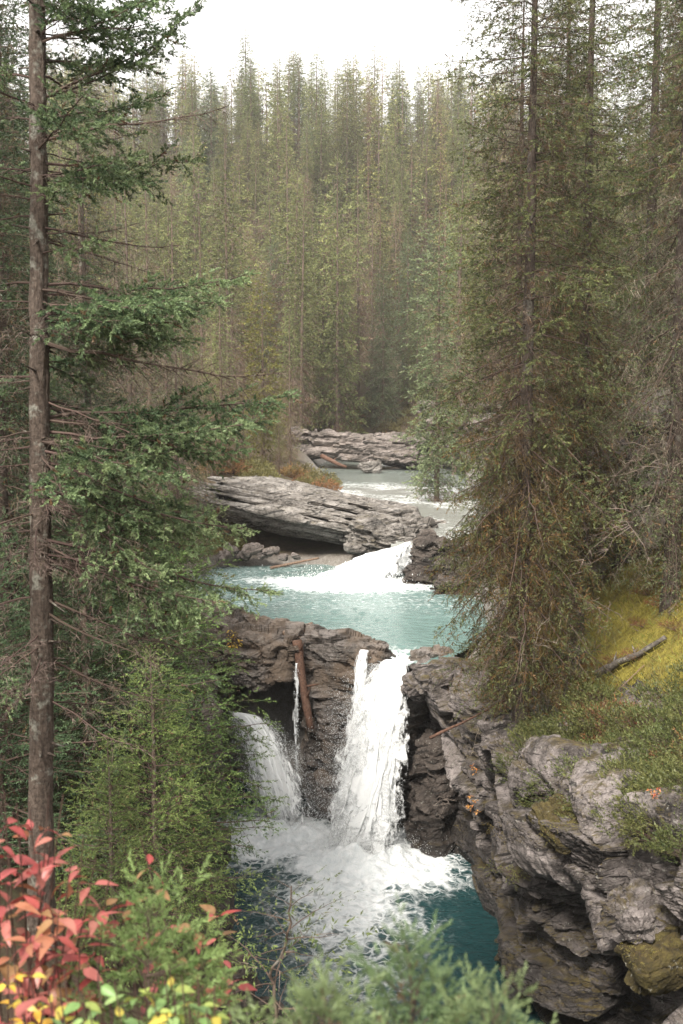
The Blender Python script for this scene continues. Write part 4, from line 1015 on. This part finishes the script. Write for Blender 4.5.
GREY = [conifer('grey', 520 + k, 9, .085, .6, 105, 1.35, tgr, tgr, .6, .7, (-.45, .2)) for k in range(2)]
for (x, y, m, s, lab) in [
    (-4.35, 26.5, GREY[0], 1.0, 'grey twiggy half dead spruce beside the upper pool'),
    (-5.4, 31.0, GREY[1], 1.15, 'bare bristly spruce on the shore left of the upper pool'),
    (-5.9, 37.0, GREY[0], 1.1, 'lichen hung half dead spruce in front of the banded ledge'),
    (-8.4, 40, GREY[1], 1.5, 'tall grey bristly spruce at the left end of the banded ledge'),
    (-8.2, 32, GREY[0], 1.6, 'tall bristly spruce half hidden by the near spruce boughs')]:
    plant_tree(m, x, y, lab, s=s, rz_=x * 3, name='spruce_tree')

BIG = conifer('big', 530, 17.5, .16, 1.2, 330, 1.85, tm, tmd, .36, .45, (-.38, .3), M_BARK_DARK, gap=.05)
BIG2 = conifer('big', 531, 18, .16, 2.2, 230, 1.75, tm, tmd, .45, .55, (-.5, .3), M_BARK_DARK, gap=.06)
BIG3 = conifer('big', 532, 19, .17, 1.0, 240, 2.0, tm, tgr, .4, .55, (-.5, .25), M_BARK_DARK, gap=.06)
for (x, y, m, s, lab) in [
    (3.5, 19.0, BIG, 1.0, 'big spruce draped in rusty moss at the cliff rim over the main fall'),
    (5.3, 22.2, BIG2, 1.0, 'tall slim spruce with a dark bare lower trunk behind the big mossy one'),
    (6.75, 20.2, BIG3, 1.0, 'grey green spruce at the edge above the mossy slope'),
    (4.4, 25.2, BIG2, .9, 'slim spruce rising just behind the crown of the big mossy spruce'),
    (8.3, 27.5, BIG3, 1.05, 'tall spruce on top of the shadowy rock outcrop'),
    (7.2, 33.0, BIG2, 1.1, 'brownish spruce upstream behind the mossy trio'),
    (10.6, 30.5, BIG, 1.0, 'dense dark spruce high behind the outcrop'),
    (10.2, 23.5, BIG2, 1.0, 'spruce at the edge with orange moss on its lower trunk'),
    (13.2, 38.0, BIG3, 1.2, 'far tall spruce on the slope above the outcrop'),
    (9.4, 43.0, BIG2, 1.2, 'tall brown spruce on the far bank past the cascade')]:
    plant_tree(m, x, y, lab, s=s, rz_=x * 2.3)
SAP = conifer('sapling', 540, 3.4, .045, .9, 26, .55, tm, tgr, .6, .7, (-.2, .5))
plant_tree(SAP, 4.42, 19.3, 'thin dark sapling trunk in the yellow moss beside the big spruce', name='spruce_sapling')
# ------------------------------------------------------------------ wood on the ground
def ground_nc(x, y): return float(ground([x], [y], False)[0])
def log_thing(name, A, B, r, label, mat=M_LOG, stubs=0, seed=1, bend=.03, taper=.6, group=None):
    rng = np.random.default_rng(seed); A, B = np.asarray(A, float), np.asarray(B, float)
    t = np.linspace(0, 1, 14); P = A + (B - A) * t[:, None] + (np.cumsum(rng.normal(0, bend, (14, 3)), 0)) * r * np.sin(t * PI)[:, None]
    R = r * (1 - (1 - taper) * t) * rng.uniform(.93, 1.07, 14); R = np.concatenate([[.02 * r], R, [.02 * r]]); P = np.concatenate([P[:1] - (B - A) * .002, P, P[-1:] + (B - A) * .002])
    V, F = tube(P, R, 10)
    V = V + fbm(V * 3 / r * .3, seed, 3)[:, None] * r * .12
    Vs, Fs, n = [V], [F], len(V)
    for k in range(stubs):
        q = P[rng.integers(3, 13)]; d = rng.normal(size=3); d[2] = abs(d[2]); d /= np.linalg.norm(d)
        v, f = tube(np.stack([q, q + d * r * 2.2, q + d * r * 3.6]), np.array([.3, .22, .05]) * r, 6); Vs.append(v); Fs.append(f + n); n += len(v)
    return tag(link(name, mesh_np(name, np.concatenate(Vs), np.concatenate(Fs), mat, smooth=True)), label, 'log', group)
M_WET = bark_mat('wet_log', (.10, .055, .04), (.20, .115, .08), (.2, .14, .11))
log_thing('leaning_log', at(297, 640, 26.0), at(311, 729, 25.3), .13, 'wet brown log leaning against the falls wall', M_WET, 3, 2, .05, .7)
log_thing('driftwood_log', at(285, 634, 26.5), at(312, 624, 27.4), .10, 'short pale driftwood jammed on top of the falls wall', M_LOG, 1, 3)
log_thing('driftwood_log', at(288, 640, 26.15), at(304, 630, 26.4), .07, 'broken stub of driftwood beside the head of the leaning log', M_LOG, 1, 4)
log_thing('fallen_log', (5.15, 19.7, ground_nc(5.15, 19.7) + .2), (6.1, 18.5, ground_nc(6.1, 18.5) + .14), .085, 'weathered grey log lying up the yellow moss slope', bark_mat('grey_log', (.08, .068, .056), (.20, .175, .15), (.3, .29, .25)), 6, 5, .22, .5)
log_thing('stick', at(270, 568, 37.6), at(319, 558, 37.8), .06, 'pale stick washed up at the shore under the banded ledge', M_LOG, 0, 6)
log_thing('driftwood_log', at(322, 456, 66), at(346, 467, 64), .16, 'dark log stranded on the gravel upstream', M_WET, 1, 7)
log_thing('driftwood_log', at(158, 541, 33), at(196, 550, 32.5), .09, 'reddish log among the debris left of the upper pool', M_WET, 1, 8)
log_thing('driftwood_log', at(168, 530, 33.6), at(200, 556, 33), .07, 'second reddish log crossing the debris left of the upper pool', M_WET, 2, 9)
log_thing('dead_branch', at(430, 738, 19.6), at(505, 700, 19.2), .035, 'bare branch poking out of the cliff below the big spruce', M_WET, 3, 10, .2, .4)
rb = np.random.default_rng(91)
def dead_brush(px, py, Y, n, Ln, label, seed, col=(.19, .16, .125)):
    rng = np.random.default_rng(seed); mb = MB(); c = at(px, py, Y)
    for k in range(n):
        d = rng.normal(size=3); d[2] = d[2] * .5 - .1; d[0] -= .4; d /= np.linalg.norm(d); l = Ln * rng.uniform(.5, 1.1)
        t = np.linspace(0, 1, 7); P = c + rng.normal(0, .12, 3) + d * l * t[:, None] + np.cumsum(rng.normal(0, .03 * l, (7, 3)), 0); P[:, 2] -= .25 * l * t ** 2
        v, f = tube(P, .0065 * (1 - .85 * t), 4); mb.add(v, f, np.array(col) * rng.uniform(.7, 1.2), 0)
        for j in range(12):
            i = rng.integers(2, 7); e = d + rng.normal(0, .6, 3); e /= np.linalg.norm(e)
            v, f = sticks(P[i:i + 1], P[i:i + 1] + e * l * rng.uniform(.12, .35), .005, rng); mb.add(v, f, np.array(col) * rng.uniform(.7, 1.2), 0)
    return tag(link('dead_branch', mb.build('dead_branch', [M_TWIG])), label, 'dead branch')
dead_brush(628, 520, 18.5, 9, 1.1, 'fan of bare bleached twigs in front of the outcrop', 1)
dead_brush(600, 600, 18.8, 8, .9, 'curved bleached twigs above the yellow moss slope', 2)
dead_brush(655, 455, 19.2, 8, 1.2, 'spray of bare pale twigs beside the grey green spruce', 3)
dead_brush(532, 640, 18.0, 7, .8, 'bare silvery twigs at the foot of the big mossy spruce', 4)
dead_brush(480, 715, 19.0, 6, .6, 'thin pale twigs hanging over the cliff below the big spruce', 5)
dead_brush(445, 800, 21.3, 6, .5, 'few pale twigs stuck to the dark gorge wall', 6, (.2, .17, .14))

# ------------------------------------------------------------------ shrubs on the right slope
def tuft(rng, n, rad, hgt, c1, c2, nn=9, nl=.03, nw=.009, spread=1.0):
    """low shrub of needle shoots"""
    mb = MB(); A = np.zeros((n, 3)); r = rad * np.sqrt(rng.random(n)); th = rng.random(n) * 2 * PI
    A[:, 0] = r * np.cos(th); A[:, 1] = r * np.sin(th); A[:, 2] = hgt * (1 - (r / rad) ** 2) * rng.uniform(.2, 1, n)
    D_ = np.stack([np.cos(th) * spread * (.3 + r / rad), np.sin(th) * spread * (.3 + r / rad), rng.uniform(.3, 1.1, n)], 1) + rng.normal(0, .3, (n, 3)); D_ /= np.linalg.norm(D_, axis=1, keepdims=True)
    Ln = rng.uniform(.08, .2, n)
    v, f = needles(A, D_, Ln, nn, nl, nw, rng)
    t = np.clip(rng.normal(.45, .3, n), 0, 1)[:, None]; c = np.array(c1) * (1 - t) + np.array(c2) * t
    mb.add(v, f, np.repeat(c, nn * 4, 0), 0)
    k = rng.random(n) < .5; v, f = sticks(np.zeros((k.sum(), 3)) + A[k] * .15 - np.array([0, 0, .05]), A[k] + D_[k] * Ln[k][:, None] * .6, .004, rng); mb.add(v, f, WOODC * 1.5, 1)
    return mb
rj = np.random.default_rng(55)
JUN = [tuft(rj, 300, .52, .36, (.06, .085, .028), (.165, .185, .065), 10, .04, .013).build('juniper_shrub', [M_NEEDLE, M_TWIG]) for _ in range(4)]
JUR = [tuft(rj, 150, .35, .2, (.13, .085, .035), (.28, .15, .05), 8, .04, .012).build('heath_shrub', [M_NEEDLE, M_TWIG]) for _ in range(2)]
# low bushes and seedlings on the far banks
rq = np.random.default_rng(17)
BUSH = [tuft(rq, 260, .8, .7, (.10, .10, .035), (.22, .21, .08), 8, .09, .035).build('bush', [M_NEEDLE, M_TWIG]) for _ in range(2)] + [tuft(rq, 200, .8, .5, (.17, .11, .04), (.30, .20, .08), 8, .09, .03).build('bush', [M_NEEDLE, M_TWIG])]
for (px0, px1, Y0, Y1, n, lab, grp) in [(190, 325, 46.5, 58, 34, 'low scrubby bush on the bank above the banded ledge', 'bushes above the banded ledge'), (290, 440, 93, 104, 22, 'low bush at the forest foot beyond the river bend', 'bushes beyond the river bend'), (175, 240, 33, 41, 9, 'low scrub on the left shore of the upper pool', 'scrub on the shore of the upper pool')]:
    for k in range(n):
        Y = rq.uniform(Y0, Y1); x = (rq.uniform(px0, px1) - 341.5) / 1000 * Y
        if sdist(RIVER, np.array([x]), np.array([Y]))[0] < .5: continue
        o = link('bush', BUSH[rq.integers(3)], None, (x, Y, gz(x, Y) + .05)); o.rotation_euler.z = rq.random() * 6; sc = rq.uniform(.6, 1.3) * (1.4 if Y > 90 else 1); o.scale = (sc, sc, sc * rq.uniform(.7, 1.2))
        tag(o, lab, 'bush', grp)
for k in range(9):
    Y = rq.uniform(47, 56); x = rq.uniform(-8.5, -2.5)
    o = plant_tree(NEARF[k % 3], x, Y, 'short young conifer on the bank above the banded ledge', group='short conifers above the banded ledge', name='spruce_tree', rz_=k, s=rq.uniform(.22, .48), sxy=1.2)
cells = []
def ground_nc(x, y): return float(ground([x], [y], False)[0])
k = 0; tries = 0
while k < 74 and tries < 4000:
    tries += 1
    Y = rj.uniform(11.6, 18.6); px = rj.uniform(535, 715); x = (px - 341.5) / 1000 * Y * 1.02
    edge = np.interp(Y, [11.7, 12.9, 14, 15.4, 17, 18.6], [4.6, 4.35, 4.15, 3.85, 3.6, 3.5])
    if x < edge - .1: continue
    if Y > 16.4 and x > edge + 1.4: continue
    if any((x - a) ** 2 + (Y - b) ** 2 < .30 ** 2 for a, b in cells): continue
    cells.append((x, Y)); z = ground_nc(x, Y)
    red = rj.random() < .32
    me = JUR[k % 2] if red else JUN[k % 4]
    o = link('heath_shrub' if red else 'juniper_shrub', me, None, (x, Y, z + .14)); o.rotation_euler = (rj.normal(0, .15), -.25 + rj.normal(0, .15), rj.random() * 6.28); sc = rj.uniform(.85, 1.4); o.scale = (sc, sc, sc)
    if red: tag(o, 'rusty brown heath tuft among the junipers on the cliff top', 'shrub', 'heath tufts on the cliff top')
    else: tag(o, 'low yellowish green juniper on top of the near cliff', 'shrub', 'junipers on the cliff top')
    k += 1
for k in range(20):
    Y = rj.uniform(16.8, 21.5); x = rj.uniform(4.3, 7.6); z = ground_nc(x, Y)
    o = link('heath_shrub', JUR[k % 2], None, (x, Y, z)); o.rotation_euler.z = rj.random() * 6; sc = rj.uniform(.5, 1.0); o.scale = (sc, sc, sc * .8)
    tag(o, 'rusty heath tuft scattered in the yellow moss of the slope', 'shrub', 'heath tufts in the yellow moss')
for k in range(7):
    Y = rj.uniform(16.5, 21); x = rj.uniform(4.6, 7.2); a = rj.uniform(-.6, .6); l = rj.uniform(.4, 1.0); z = ground_nc(x, Y); x2, y2 = x + l * math.cos(a), Y + l * math.sin(a)
    log_thing('stick', (x, Y, z + .05), (x2, y2, ground_nc(x2, y2) + .07), .018, 'thin dead stick lying in the yellow moss of the slope', M_LOG, 2, 60 + k, .3, .5, 'sticks in the yellow moss')
# yellow grass and moss, one mat of blades
def grass_mat():
    rng = np.random.default_rng(8); n = 15000
    Y = rng.uniform(15.5, 24, n); x = rng.uniform(3.7, 10.5, n)
    w = sstep(4.2, 4.9, x) * (rng.random(n) < .9)
    px = 341.5 + 1000 * x / (Y * 1.02)
    keep = (w > rng.random(n)) & (px < 720); x, Y = x[keep], Y[keep]; n = len(x)
    z = ground(x, Y, False)
    A = np.stack([x, Y, z - .02], 1); d = np.stack([rng.normal(-.35, .4, n), rng.normal(-.15, .4, n), rng.uniform(.3, 1, n)], 1); d /= np.linalg.norm(d, axis=1, keepdims=True)
    l = rng.uniform(.08, .24, n)[:, None]; s = perp(d, rng) * .007
    V = np.stack([A - s, A + s, A + d * l], 1).reshape(-1, 3); F = np.arange(n * 3).reshape(-1, 3)
    cs = np.array([(.29, .26, .05), (.37, .31, .075), (.20, .24, .05), (.25, .16, .06)]); pn = fbm(A * .9, 4, 3)
    c = cs[np.clip((pn * 3 + 1.2 + rng.normal(0, .7, n)).astype(int), 0, 3)] * rng.uniform(.75, 1.2, (n, 1))
    tag(link('grass', mesh_np('grass', V, F, M_LEAF, np.repeat(c, 3, 0))), kind='stuff')
grass_mat()

# ------------------------------------------------------------------ leafy plants
def leaf_shape(l, w, fold=.25, curl=.25, nseg=6):
    t = np.linspace(0, 1, nseg + 1); wd = w * np.sin(PI * t ** .75) ** .85 * (1 - .25 * t); wd[0] = wd[-1] = .002
    c = np.stack([l * t, 0 * t, -curl * l * t ** 2], 1)
    a = c + np.stack([0 * t, wd / 2, fold * wd / 2], 1); b = c + np.stack([0 * t, -wd / 2, fold * wd / 2], 1)
    V = np.concatenate([a, c, b]); n = nseg + 1
    i = np.arange(nseg)
    F = np.concatenate([np.stack([i, i + n, i + n + 1, i + 1], 1), np.stack([i + n, i + 2 * n, i + 2 * n + 1, i + n + 1], 1)])
    return V, F
def leafy(name, stems, rng, ll, lw, cols, per, label, cat='shrub', pair=True, stemcol=(.07, .045, .035), lo=.3, flat=.5, group=None, droop=.3, sr=.0035):
    """stems: list of polylines; leaves sit along them in pairs. Parts: stem (one mesh of the branching wood) and foliage"""
    root = empty(name, tuple(stems[0][0])); base = np.array(stems[0][0])
    ws, ls = MB(), MB()
    for st in stems:
        st = np.asarray(st, float) - base; t = np.linspace(0, 1, len(st)); q = np.linspace(0, 1, 12)
        P = np.stack([np.interp(q, t, st[:, k]) for k in range(3)], 1); P[1:-1] = (P[:-2] + 2 * P[1:-1] + P[2:]) / 4
        P += np.cumsum(rng.normal(0, .002, P.shape), 0)
        v, f = tube(P, sr * (1.2 - .8 * q), 5); ws.add(v, f, np.array(stemcol) * rng.uniform(.8, 1.3), 0)
        L_ = np.linalg.norm(np.diff(P, axis=0), axis=1).sum()
        az = rng.random() * 6.28
        for k in range(per):
            s = lo + (1 - lo) * (k + rng.random() * .5) / per; p = np.array([np.interp(s, q, P[:, j]) for j in range(3)]); az += 1.57 + rng.normal(0, .25)
            for sd in ((0, PI) if pair and k < per - 1 else (0, 2.1, 4.2)):
                if rng.random() < .1: continue
                a = az + sd + rng.normal(0, .2); l = ll * rng.uniform(.65, 1.15); v, f = leaf_shape(l, lw * l / ll * rng.uniform(.85, 1.15), rng.uniform(.1, .45), droop * rng.uniform(.2, 1.6))
                R = dipmat(0, 0, a) @ dipmat(0, rng.normal(flat - .55, .35)) @ dipmat(rng.normal(0, .35), 0)
                off = R @ np.array([ll * .18, 0, 0])
                c = np.array(cols[rng.integers(len(cols))]) * rng.uniform(.8, 1.2)
                cc = np.repeat(c[None], len(v), 0); n = len(v) // 3; cc[n:2 * n] *= 1.15
                ls.add(v @ R.T + p + off, f, cc, 0)
                v, f = sticks(p[None], (p + off)[None], .0012, rng); ws.add(v, f, c * .8, 0)
    link('stem', ws.build('stem', [M_TWIG]), root); link('foliage', ls.build('foliage', [M_LEAF], smooth=True), root)
    return tag(root, label, cat, group)
rl = np.random.default_rng(66)
def stems_to(base, tips, rng, bow=.12):
    out = []
    for tp in tips:
        tp = np.asarray(tp); m = base + (tp - base) * .5 + rng.normal(0, bow * .4, 3) + np.array([0, 0, bow * .4]); out.append([base, m, tp])
    return out
RED = [(.33, .08, .062), (.38, .125, .10), (.27, .055, .045), (.40, .165, .12), (.35, .15, .08), (.35, .09, .078), (.36, .13, .10), (.27, .16, .07)]
def gp(x, y, dz=0): return np.array([x, y, gz(x, y) + dz])
for (bx, by, tips, lab) in [
    (-.85, 2.55, [(15, 800, 2.5), (60, 800, 2.45), (40, 850, 2.4), (85, 830, 2.5), (10, 880, 2.35), (60, 890, 2.3), (110, 880, 2.5), (25, 930, 2.25), (80, 940, 2.3), (5, 840, 2.6), (100, 925, 2.4), (30, 800, 2.55), (55, 792, 2.5), (8, 792, 2.5), (0, 810, 2.4), (50, 835, 2.5), (20, 850, 2.45), (70, 860, 2.45), (40, 880, 2.35), (0, 905, 2.4), (60, 915, 2.3), (95, 855, 2.5), (45, 945, 2.25), (105, 900, 2.4)], 'pink red leaved shrub in front of the near bare trunk'),
    (-.42, 2.75, [(135, 835, 2.7), (128, 880, 2.65), (118, 905, 2.6), (150, 930, 2.7)], 'tall sprig of coral leaves rising beside the pink red shrub'),
    (-.30, 3.0, [(215, 900, 3.0), (235, 965, 2.9), (190, 915, 3.0), (200, 960, 2.9)], 'loose scatter of scarlet leaves behind the bright green fir sprig'),
    (-.62, 1.75, [(15, 995, 1.75), (45, 1012, 1.7), (5, 1020, 1.65)], 'deep red leaves in the bottom corner below the yellow shrub')]:
    leafy('red_shrub', stems_to(gp(bx, by), [at(*t) for t in tips], rl, .10), rl, .064, .031, RED, 7, lab, lo=.42, flat=.55)
YEL_ = [(.47, .35, .045), (.40, .32, .06), (.50, .30, .035)]
GRN_ = [(.14, .24, .075), (.20, .30, .105), (.11, .19, .065), (.27, .34, .085), (.42, .36, .06)]
leafy('yellow_shrub', stems_to(gp(-.72, 2.2), [at(*t) for t in [(10, 950, 2.15), (30, 965, 2.1), (20, 985, 2.05), (50, 980, 2.1), (5, 970, 2.2)]], rl, .08), rl, .032, .019, YEL_, 7, 'yellow leaved shrub under the pink red leaves', lo=.5)
for (bx, by, tips, lab) in [
    (-.42, 1.95, [(70, 965, 1.95), (95, 975, 1.9), (60, 990, 1.85), (110, 1000, 1.85), (130, 985, 1.9), (85, 1010, 1.8), (120, 1018, 1.8), (145, 960, 2.0), (75, 978, 1.9), (100, 960, 2.0), (55, 1012, 1.75), (95, 995, 1.85), (140, 1010, 1.8), (115, 985, 1.9)], 'green oval leaved shrub in the corner beside the yellow one'),
    (-.25, 2.0, [(165, 960, 2.0), (180, 975, 1.95), (200, 968, 2.0), (150, 995, 1.9), (215, 985, 1.95), (185, 1005, 1.85), (165, 1015, 1.8), (205, 1015, 1.85), (175, 990, 1.9), (195, 990, 1.95), (225, 1005, 1.9), (160, 975, 1.95), (190, 1018, 1.8)], 'green and yellow leaved shrub next to the soft spruce tips')]:
    leafy('leafy_shrub', stems_to(gp(bx, by), [at(*t) for t in tips], rl, .07), rl, .040, .024, GRN_, 7, lab, lo=.4, flat=.6)
leafy('yellow_shrub', stems_to(at(232, 650, 26.1), [at(230, 628, 26.0), at(236, 632, 25.9), at(240, 640, 25.9), at(226, 640, 26.0), at(236, 648, 25.8)], rl, .1), rl, .09, .06, YEL_, 6, 'little yellow bush on top of the overhanging block', lo=.3, sr=.008)
ORG = [(.42, .17, .05), (.5, .25, .06), (.36, .2, .06)]
leafy('orange_plant', stems_to(at(472, 812, 19.2), [at(470, 795, 18.9), at(476, 800, 18.9), at(478, 812, 18.8), at(468, 806, 18.9)], rl, .08), rl, .06, .035, ORG, 6, 'orange plant clinging to the cliff edge over the pool', 'plant', lo=.2)
leafy('orange_plant', stems_to(at(476, 776, 19.3), [at(472, 764, 19.1), at(478, 768, 19.1)], rl, .08), rl, .06, .035, ORG, 5, 'tiny orange plant higher on the cliff edge', 'plant', lo=.2)
leafy('orange_plant', stems_to(at(655, 800, 12.4), [at(648, 790, 12.3), at(660, 788, 12.3), at(654, 794, 12.2)], rl, .05), rl, .045, .025, [(.5, .13, .06), (.45, .2, .07)], 5, 'reddish plant under the junipers near the cliff edge', 'plant', lo=.2)

# small conifers round the viewer
def fern_like(name, px, py, Y, n, Ln, c1, c2, label, cat='plant', seed=3):
    rng = np.random.default_rng(seed); mb = MB()
    c = dict(CFG['young']); c.update(c1=c1, c2=c2, sec=.05, ter=.045, sh=.06, nn=8, nl=.02, nw=.006, live0=0, droop=.5, r0=.006)
    for k in range(n):
        T = bough(rng, Ln * rng.uniform(.7, 1.1), c); place(mb, T, np.zeros(3), T['L'], rng.uniform(0, 6.28), rng.uniform(-.3, .7), 0, rng)
    return tag(link(name, mb.build(name, [M_NEEDLE, M_TWIG]), None, at(px, py, Y)), label, cat)
fern_like('fern', 507, 872, 16.3, 9, .36, (.10, .13, .03), (.20, .24, .06), 'bright fern tuft hanging on the cliff face over the pool', seed=3)
fern_like('fern', 560, 826, 13.8, 8, .26, (.12, .13, .03), (.24, .24, .06), 'yellowish fern tuft on a mossy shelf of the near cliff', seed=4)
fern_like('fern', 500, 830, 17.2, 6, .2, (.14, .12, .03), (.22, .18, .05), 'small faded fern tuft on the cliff edge', seed=5)
fern_like('fern', 640, 955, 11.3, 6, .16, (.14, .13, .03), (.24, .22, .06), 'little grass like fern on the moss capped boulder', seed=6)
tc1 = templates('young', [.12, .22, .36], 3, 601, sec=.035, ter=.03, sh=.05, nn=34, nl=.016, nw=.0026, live0=0, secl=.5, rise=.35, droop=.2, c1=(.10, .17, .05), c2=(.21, .30, .11), r0=.012, bare=0, up=.15)
tc2 = templates('young', [.12, .22, .36], 3, 602, sec=.035, ter=.03, sh=.055, nn=34, nl=.017, nw=.0026, live0=0, secl=.5, rise=.4, droop=.15, c1=(.075, .125, .055), c2=(.165, .24, .11), r0=.012, bare=0, up=.15)
def small(name, seed, x, y, top, r, nb, R, tmx, label, h0=.1, pit=(-.25, .9)):
    z = gz(x, y) - .03; H = top - z
    plant_tree(conifer(name, seed, H, r, max(h0, H - .55), nb, R, tmx, None, 0, .8, pit, taper_low=.05, wob=.004, minl=.035), x, y, label, name=name, z=z)
small('spruce_sapling', 701, .135, 1.75, at(421, 955, 1.75)[2], .003, 85, .13, tc2, 'soft grey green spruce tip with an upright leader at the bottom edge')
small('spruce_sapling', 702, -.03, 1.6, at(310, 1008, 1.6)[2], .003, 85, .19, tc2, 'soft spruce tips spreading along the bottom edge left of the leader')
small('spruce_sapling', 703, .27, 1.65, at(485, 1015, 1.65)[2], .003, 70, .17, tc2, 'low spruce tips at the bottom edge right of the leader')
small('fir_sapling', 704, -.50, 2.45, at(118, 900, 2.45)[2], .004, 60, .2, tc1, 'bright green fir sapling between the red leaved shrubs')
small('fir_sapling', 705, -.36, 2.5, at(178, 950, 2.5)[2], .004, 40, .15, tc1, 'low bright fir sprig under the coral sprig')
SPARSE = conifer('sparse', 710, 2.3, .018, .3, 52, .6, templates('young', [.3, .55], 3, 603, live0=.35, nn=7, bare=.9, sec=.09, ter=.09, c1=(.06, .09, .03), c2=(.13, .17, .05)), templates('young', [.3, .55], 2, 604, dead_all=True, bare=.8), .3, .7, (-.1, .3), lean=.3, wob=.07)
p = at(268, 880, 6.2); plant_tree(SPARSE, p[0], 6.2, 'scrawny nearly bare sapling leaning out over the plunge pool', name='spruce_sapling', z=p[2] - 2.25)

# ------------------------------------------------------------------ air, light, camera
def haze_box():
    x, y0, y1, z0, z1 = 420, -90, 480, -4, 100
    V = np.array([(-x, y0, z0), (x, y0, z0), (x, y1, z0), (-x, y1, z0), (-x, y0, z1), (x, y0, z1), (x, y1, z1), (-x, y1, z1)], float)
    F = np.array([(0, 3, 2, 1), (4, 5, 6, 7), (0, 1, 5, 4), (1, 2, 6, 5), (2, 3, 7, 6), (3, 0, 4, 7)])
    m = bpy.data.materials.new('haze_air'); m.use_nodes = True; nt = m.node_tree; nt.nodes.clear()
    o = nt.nodes.new('ShaderNodeOutputMaterial'); v = nt.nodes.new('ShaderNodeVolumePrincipled')
    v.inputs['Color'].default_value = (.95, .95, .95, 1); v.inputs['Density'].default_value = HAZE; v.inputs['Anisotropy'].default_value = .2
    L(nt, v.outputs[0], o.inputs['Volume'])
    tag(link('haze', mesh_np('haze', V, F, m)), kind='stuff')
HAZE = .00055
haze_box()
SUN_EL, SUN_AZ = math.radians(48), math.radians(205)     # azimuth clockwise from +Y: behind the viewer, to the left
def mist(c, r, dens):
    th = np.linspace(0, PI, 17); ph = np.linspace(0, 2 * PI, 24, endpoint=False)
    T, Pp = np.meshgrid(ph, th, indexing='ij')
    V = np.stack([np.sin(Pp) * np.cos(T), np.sin(Pp) * np.sin(T), np.cos(Pp)], -1).reshape(-1, 3)
    m = bpy.data.materials.new('spray_mist'); m.use_nodes = True; nt = m.node_tree; nt.nodes.clear()
    o = nt.nodes.new('ShaderNodeOutputMaterial'); v = nt.nodes.new('ShaderNodeVolumePrincipled')
    v.inputs['Color'].default_value = (.98, .98, .98, 1)
    tc = nt.nodes.new('ShaderNodeTexCoord'); g = nt.nodes.new('ShaderNodeTexGradient'); g.gradient_type = 'QUADRATIC_SPHERE'
    L(nt, tc.outputs['Object'], g.inputs[0])
    L(nt, mth(nt, 'MULTIPLY', g.outputs[0], dens), v.inputs['Density'])
    L(nt, v.outputs[0], o.inputs['Volume'])
    ob = link('mist', mesh_np('mist', V, grid_faces(24, 17, True), m), None, c); ob.scale = r
    tag(ob, kind='stuff')
mist((.6, 23.4, .5), (1.9, 1.5, 1.6), 3.0)
mist((-1.6, 24.7, .3), (1.3, 1.1, 1.2), 1.8)
w = bpy.data.worlds.new('World'); scene.world = w; w.use_nodes = True
nt = w.node_tree; bg = nt.nodes['Background']
sk = nt.nodes.new('ShaderNodeTexSky'); sk.sky_type = 'NISHITA'; sk.sun_disc = False
sk.sun_elevation = SUN_EL; sk.sun_rotation = SUN_AZ; sk.dust_density = 3.0
hs = nt.nodes.new('ShaderNodeHueSaturation'); hs.inputs['Saturation'].default_value = .12     # overcast: white cloud cover
L(nt, sk.outputs[0], hs.inputs['Color'])
L(nt, mix(nt, .65, hs.outputs[0], (6.75, 6.5, 6.2)), bg.inputs['Color'])
bg.inputs['Strength'].default_value = .072
sun = bpy.data.lights.new('sun', 'SUN'); sun.energy = 1.5; sun.angle = math.radians(10); sun.color = (1, .94, .85)
so = link('sun', sun)
sd = Vector((math.sin(SUN_AZ) * math.cos(SUN_EL), math.cos(SUN_AZ) * math.cos(SUN_EL), math.sin(SUN_EL)))
so.rotation_euler = sd.to_track_quat('Z', 'Y').to_euler()

cam = bpy.data.cameras.new('camera'); co = link('camera', cam, None, (0, 0, CZ))
cam.sensor_fit = 'VERTICAL'; cam.sensor_height = 36; cam.lens = 36 * FPX / 1024
co.rotation_euler = (PI / 2 - TH, 0, 0)
cam.clip_start = .05; cam.clip_end = 3000
cam.dof.use_dof = True; cam.dof.focus_distance = 20; cam.dof.aperture_fstop = 4.5
scene.camera = co
scene.render.engine = 'CYCLES'
cy = scene.cycles
cy.max_bounces = 8; cy.diffuse_bounces = 2; cy.glossy_bounces = 3; cy.transmission_bounces = 3; cy.transparent_max_bounces = 16; cy.volume_bounces = 0
cy.use_denoising = True
try: cy.denoiser = 'OPENIMAGEDENOISE'; cy.denoising_prefilter = 'ACCURATE'
except Exception: pass
cy.sample_clamp_indirect = 4
vs = scene.view_settings
vs.view_transform = 'Standard'; vs.look = 'None'; vs.gamma = 1; vs.use_curve_mapping = False
vs.exposure = 2.3
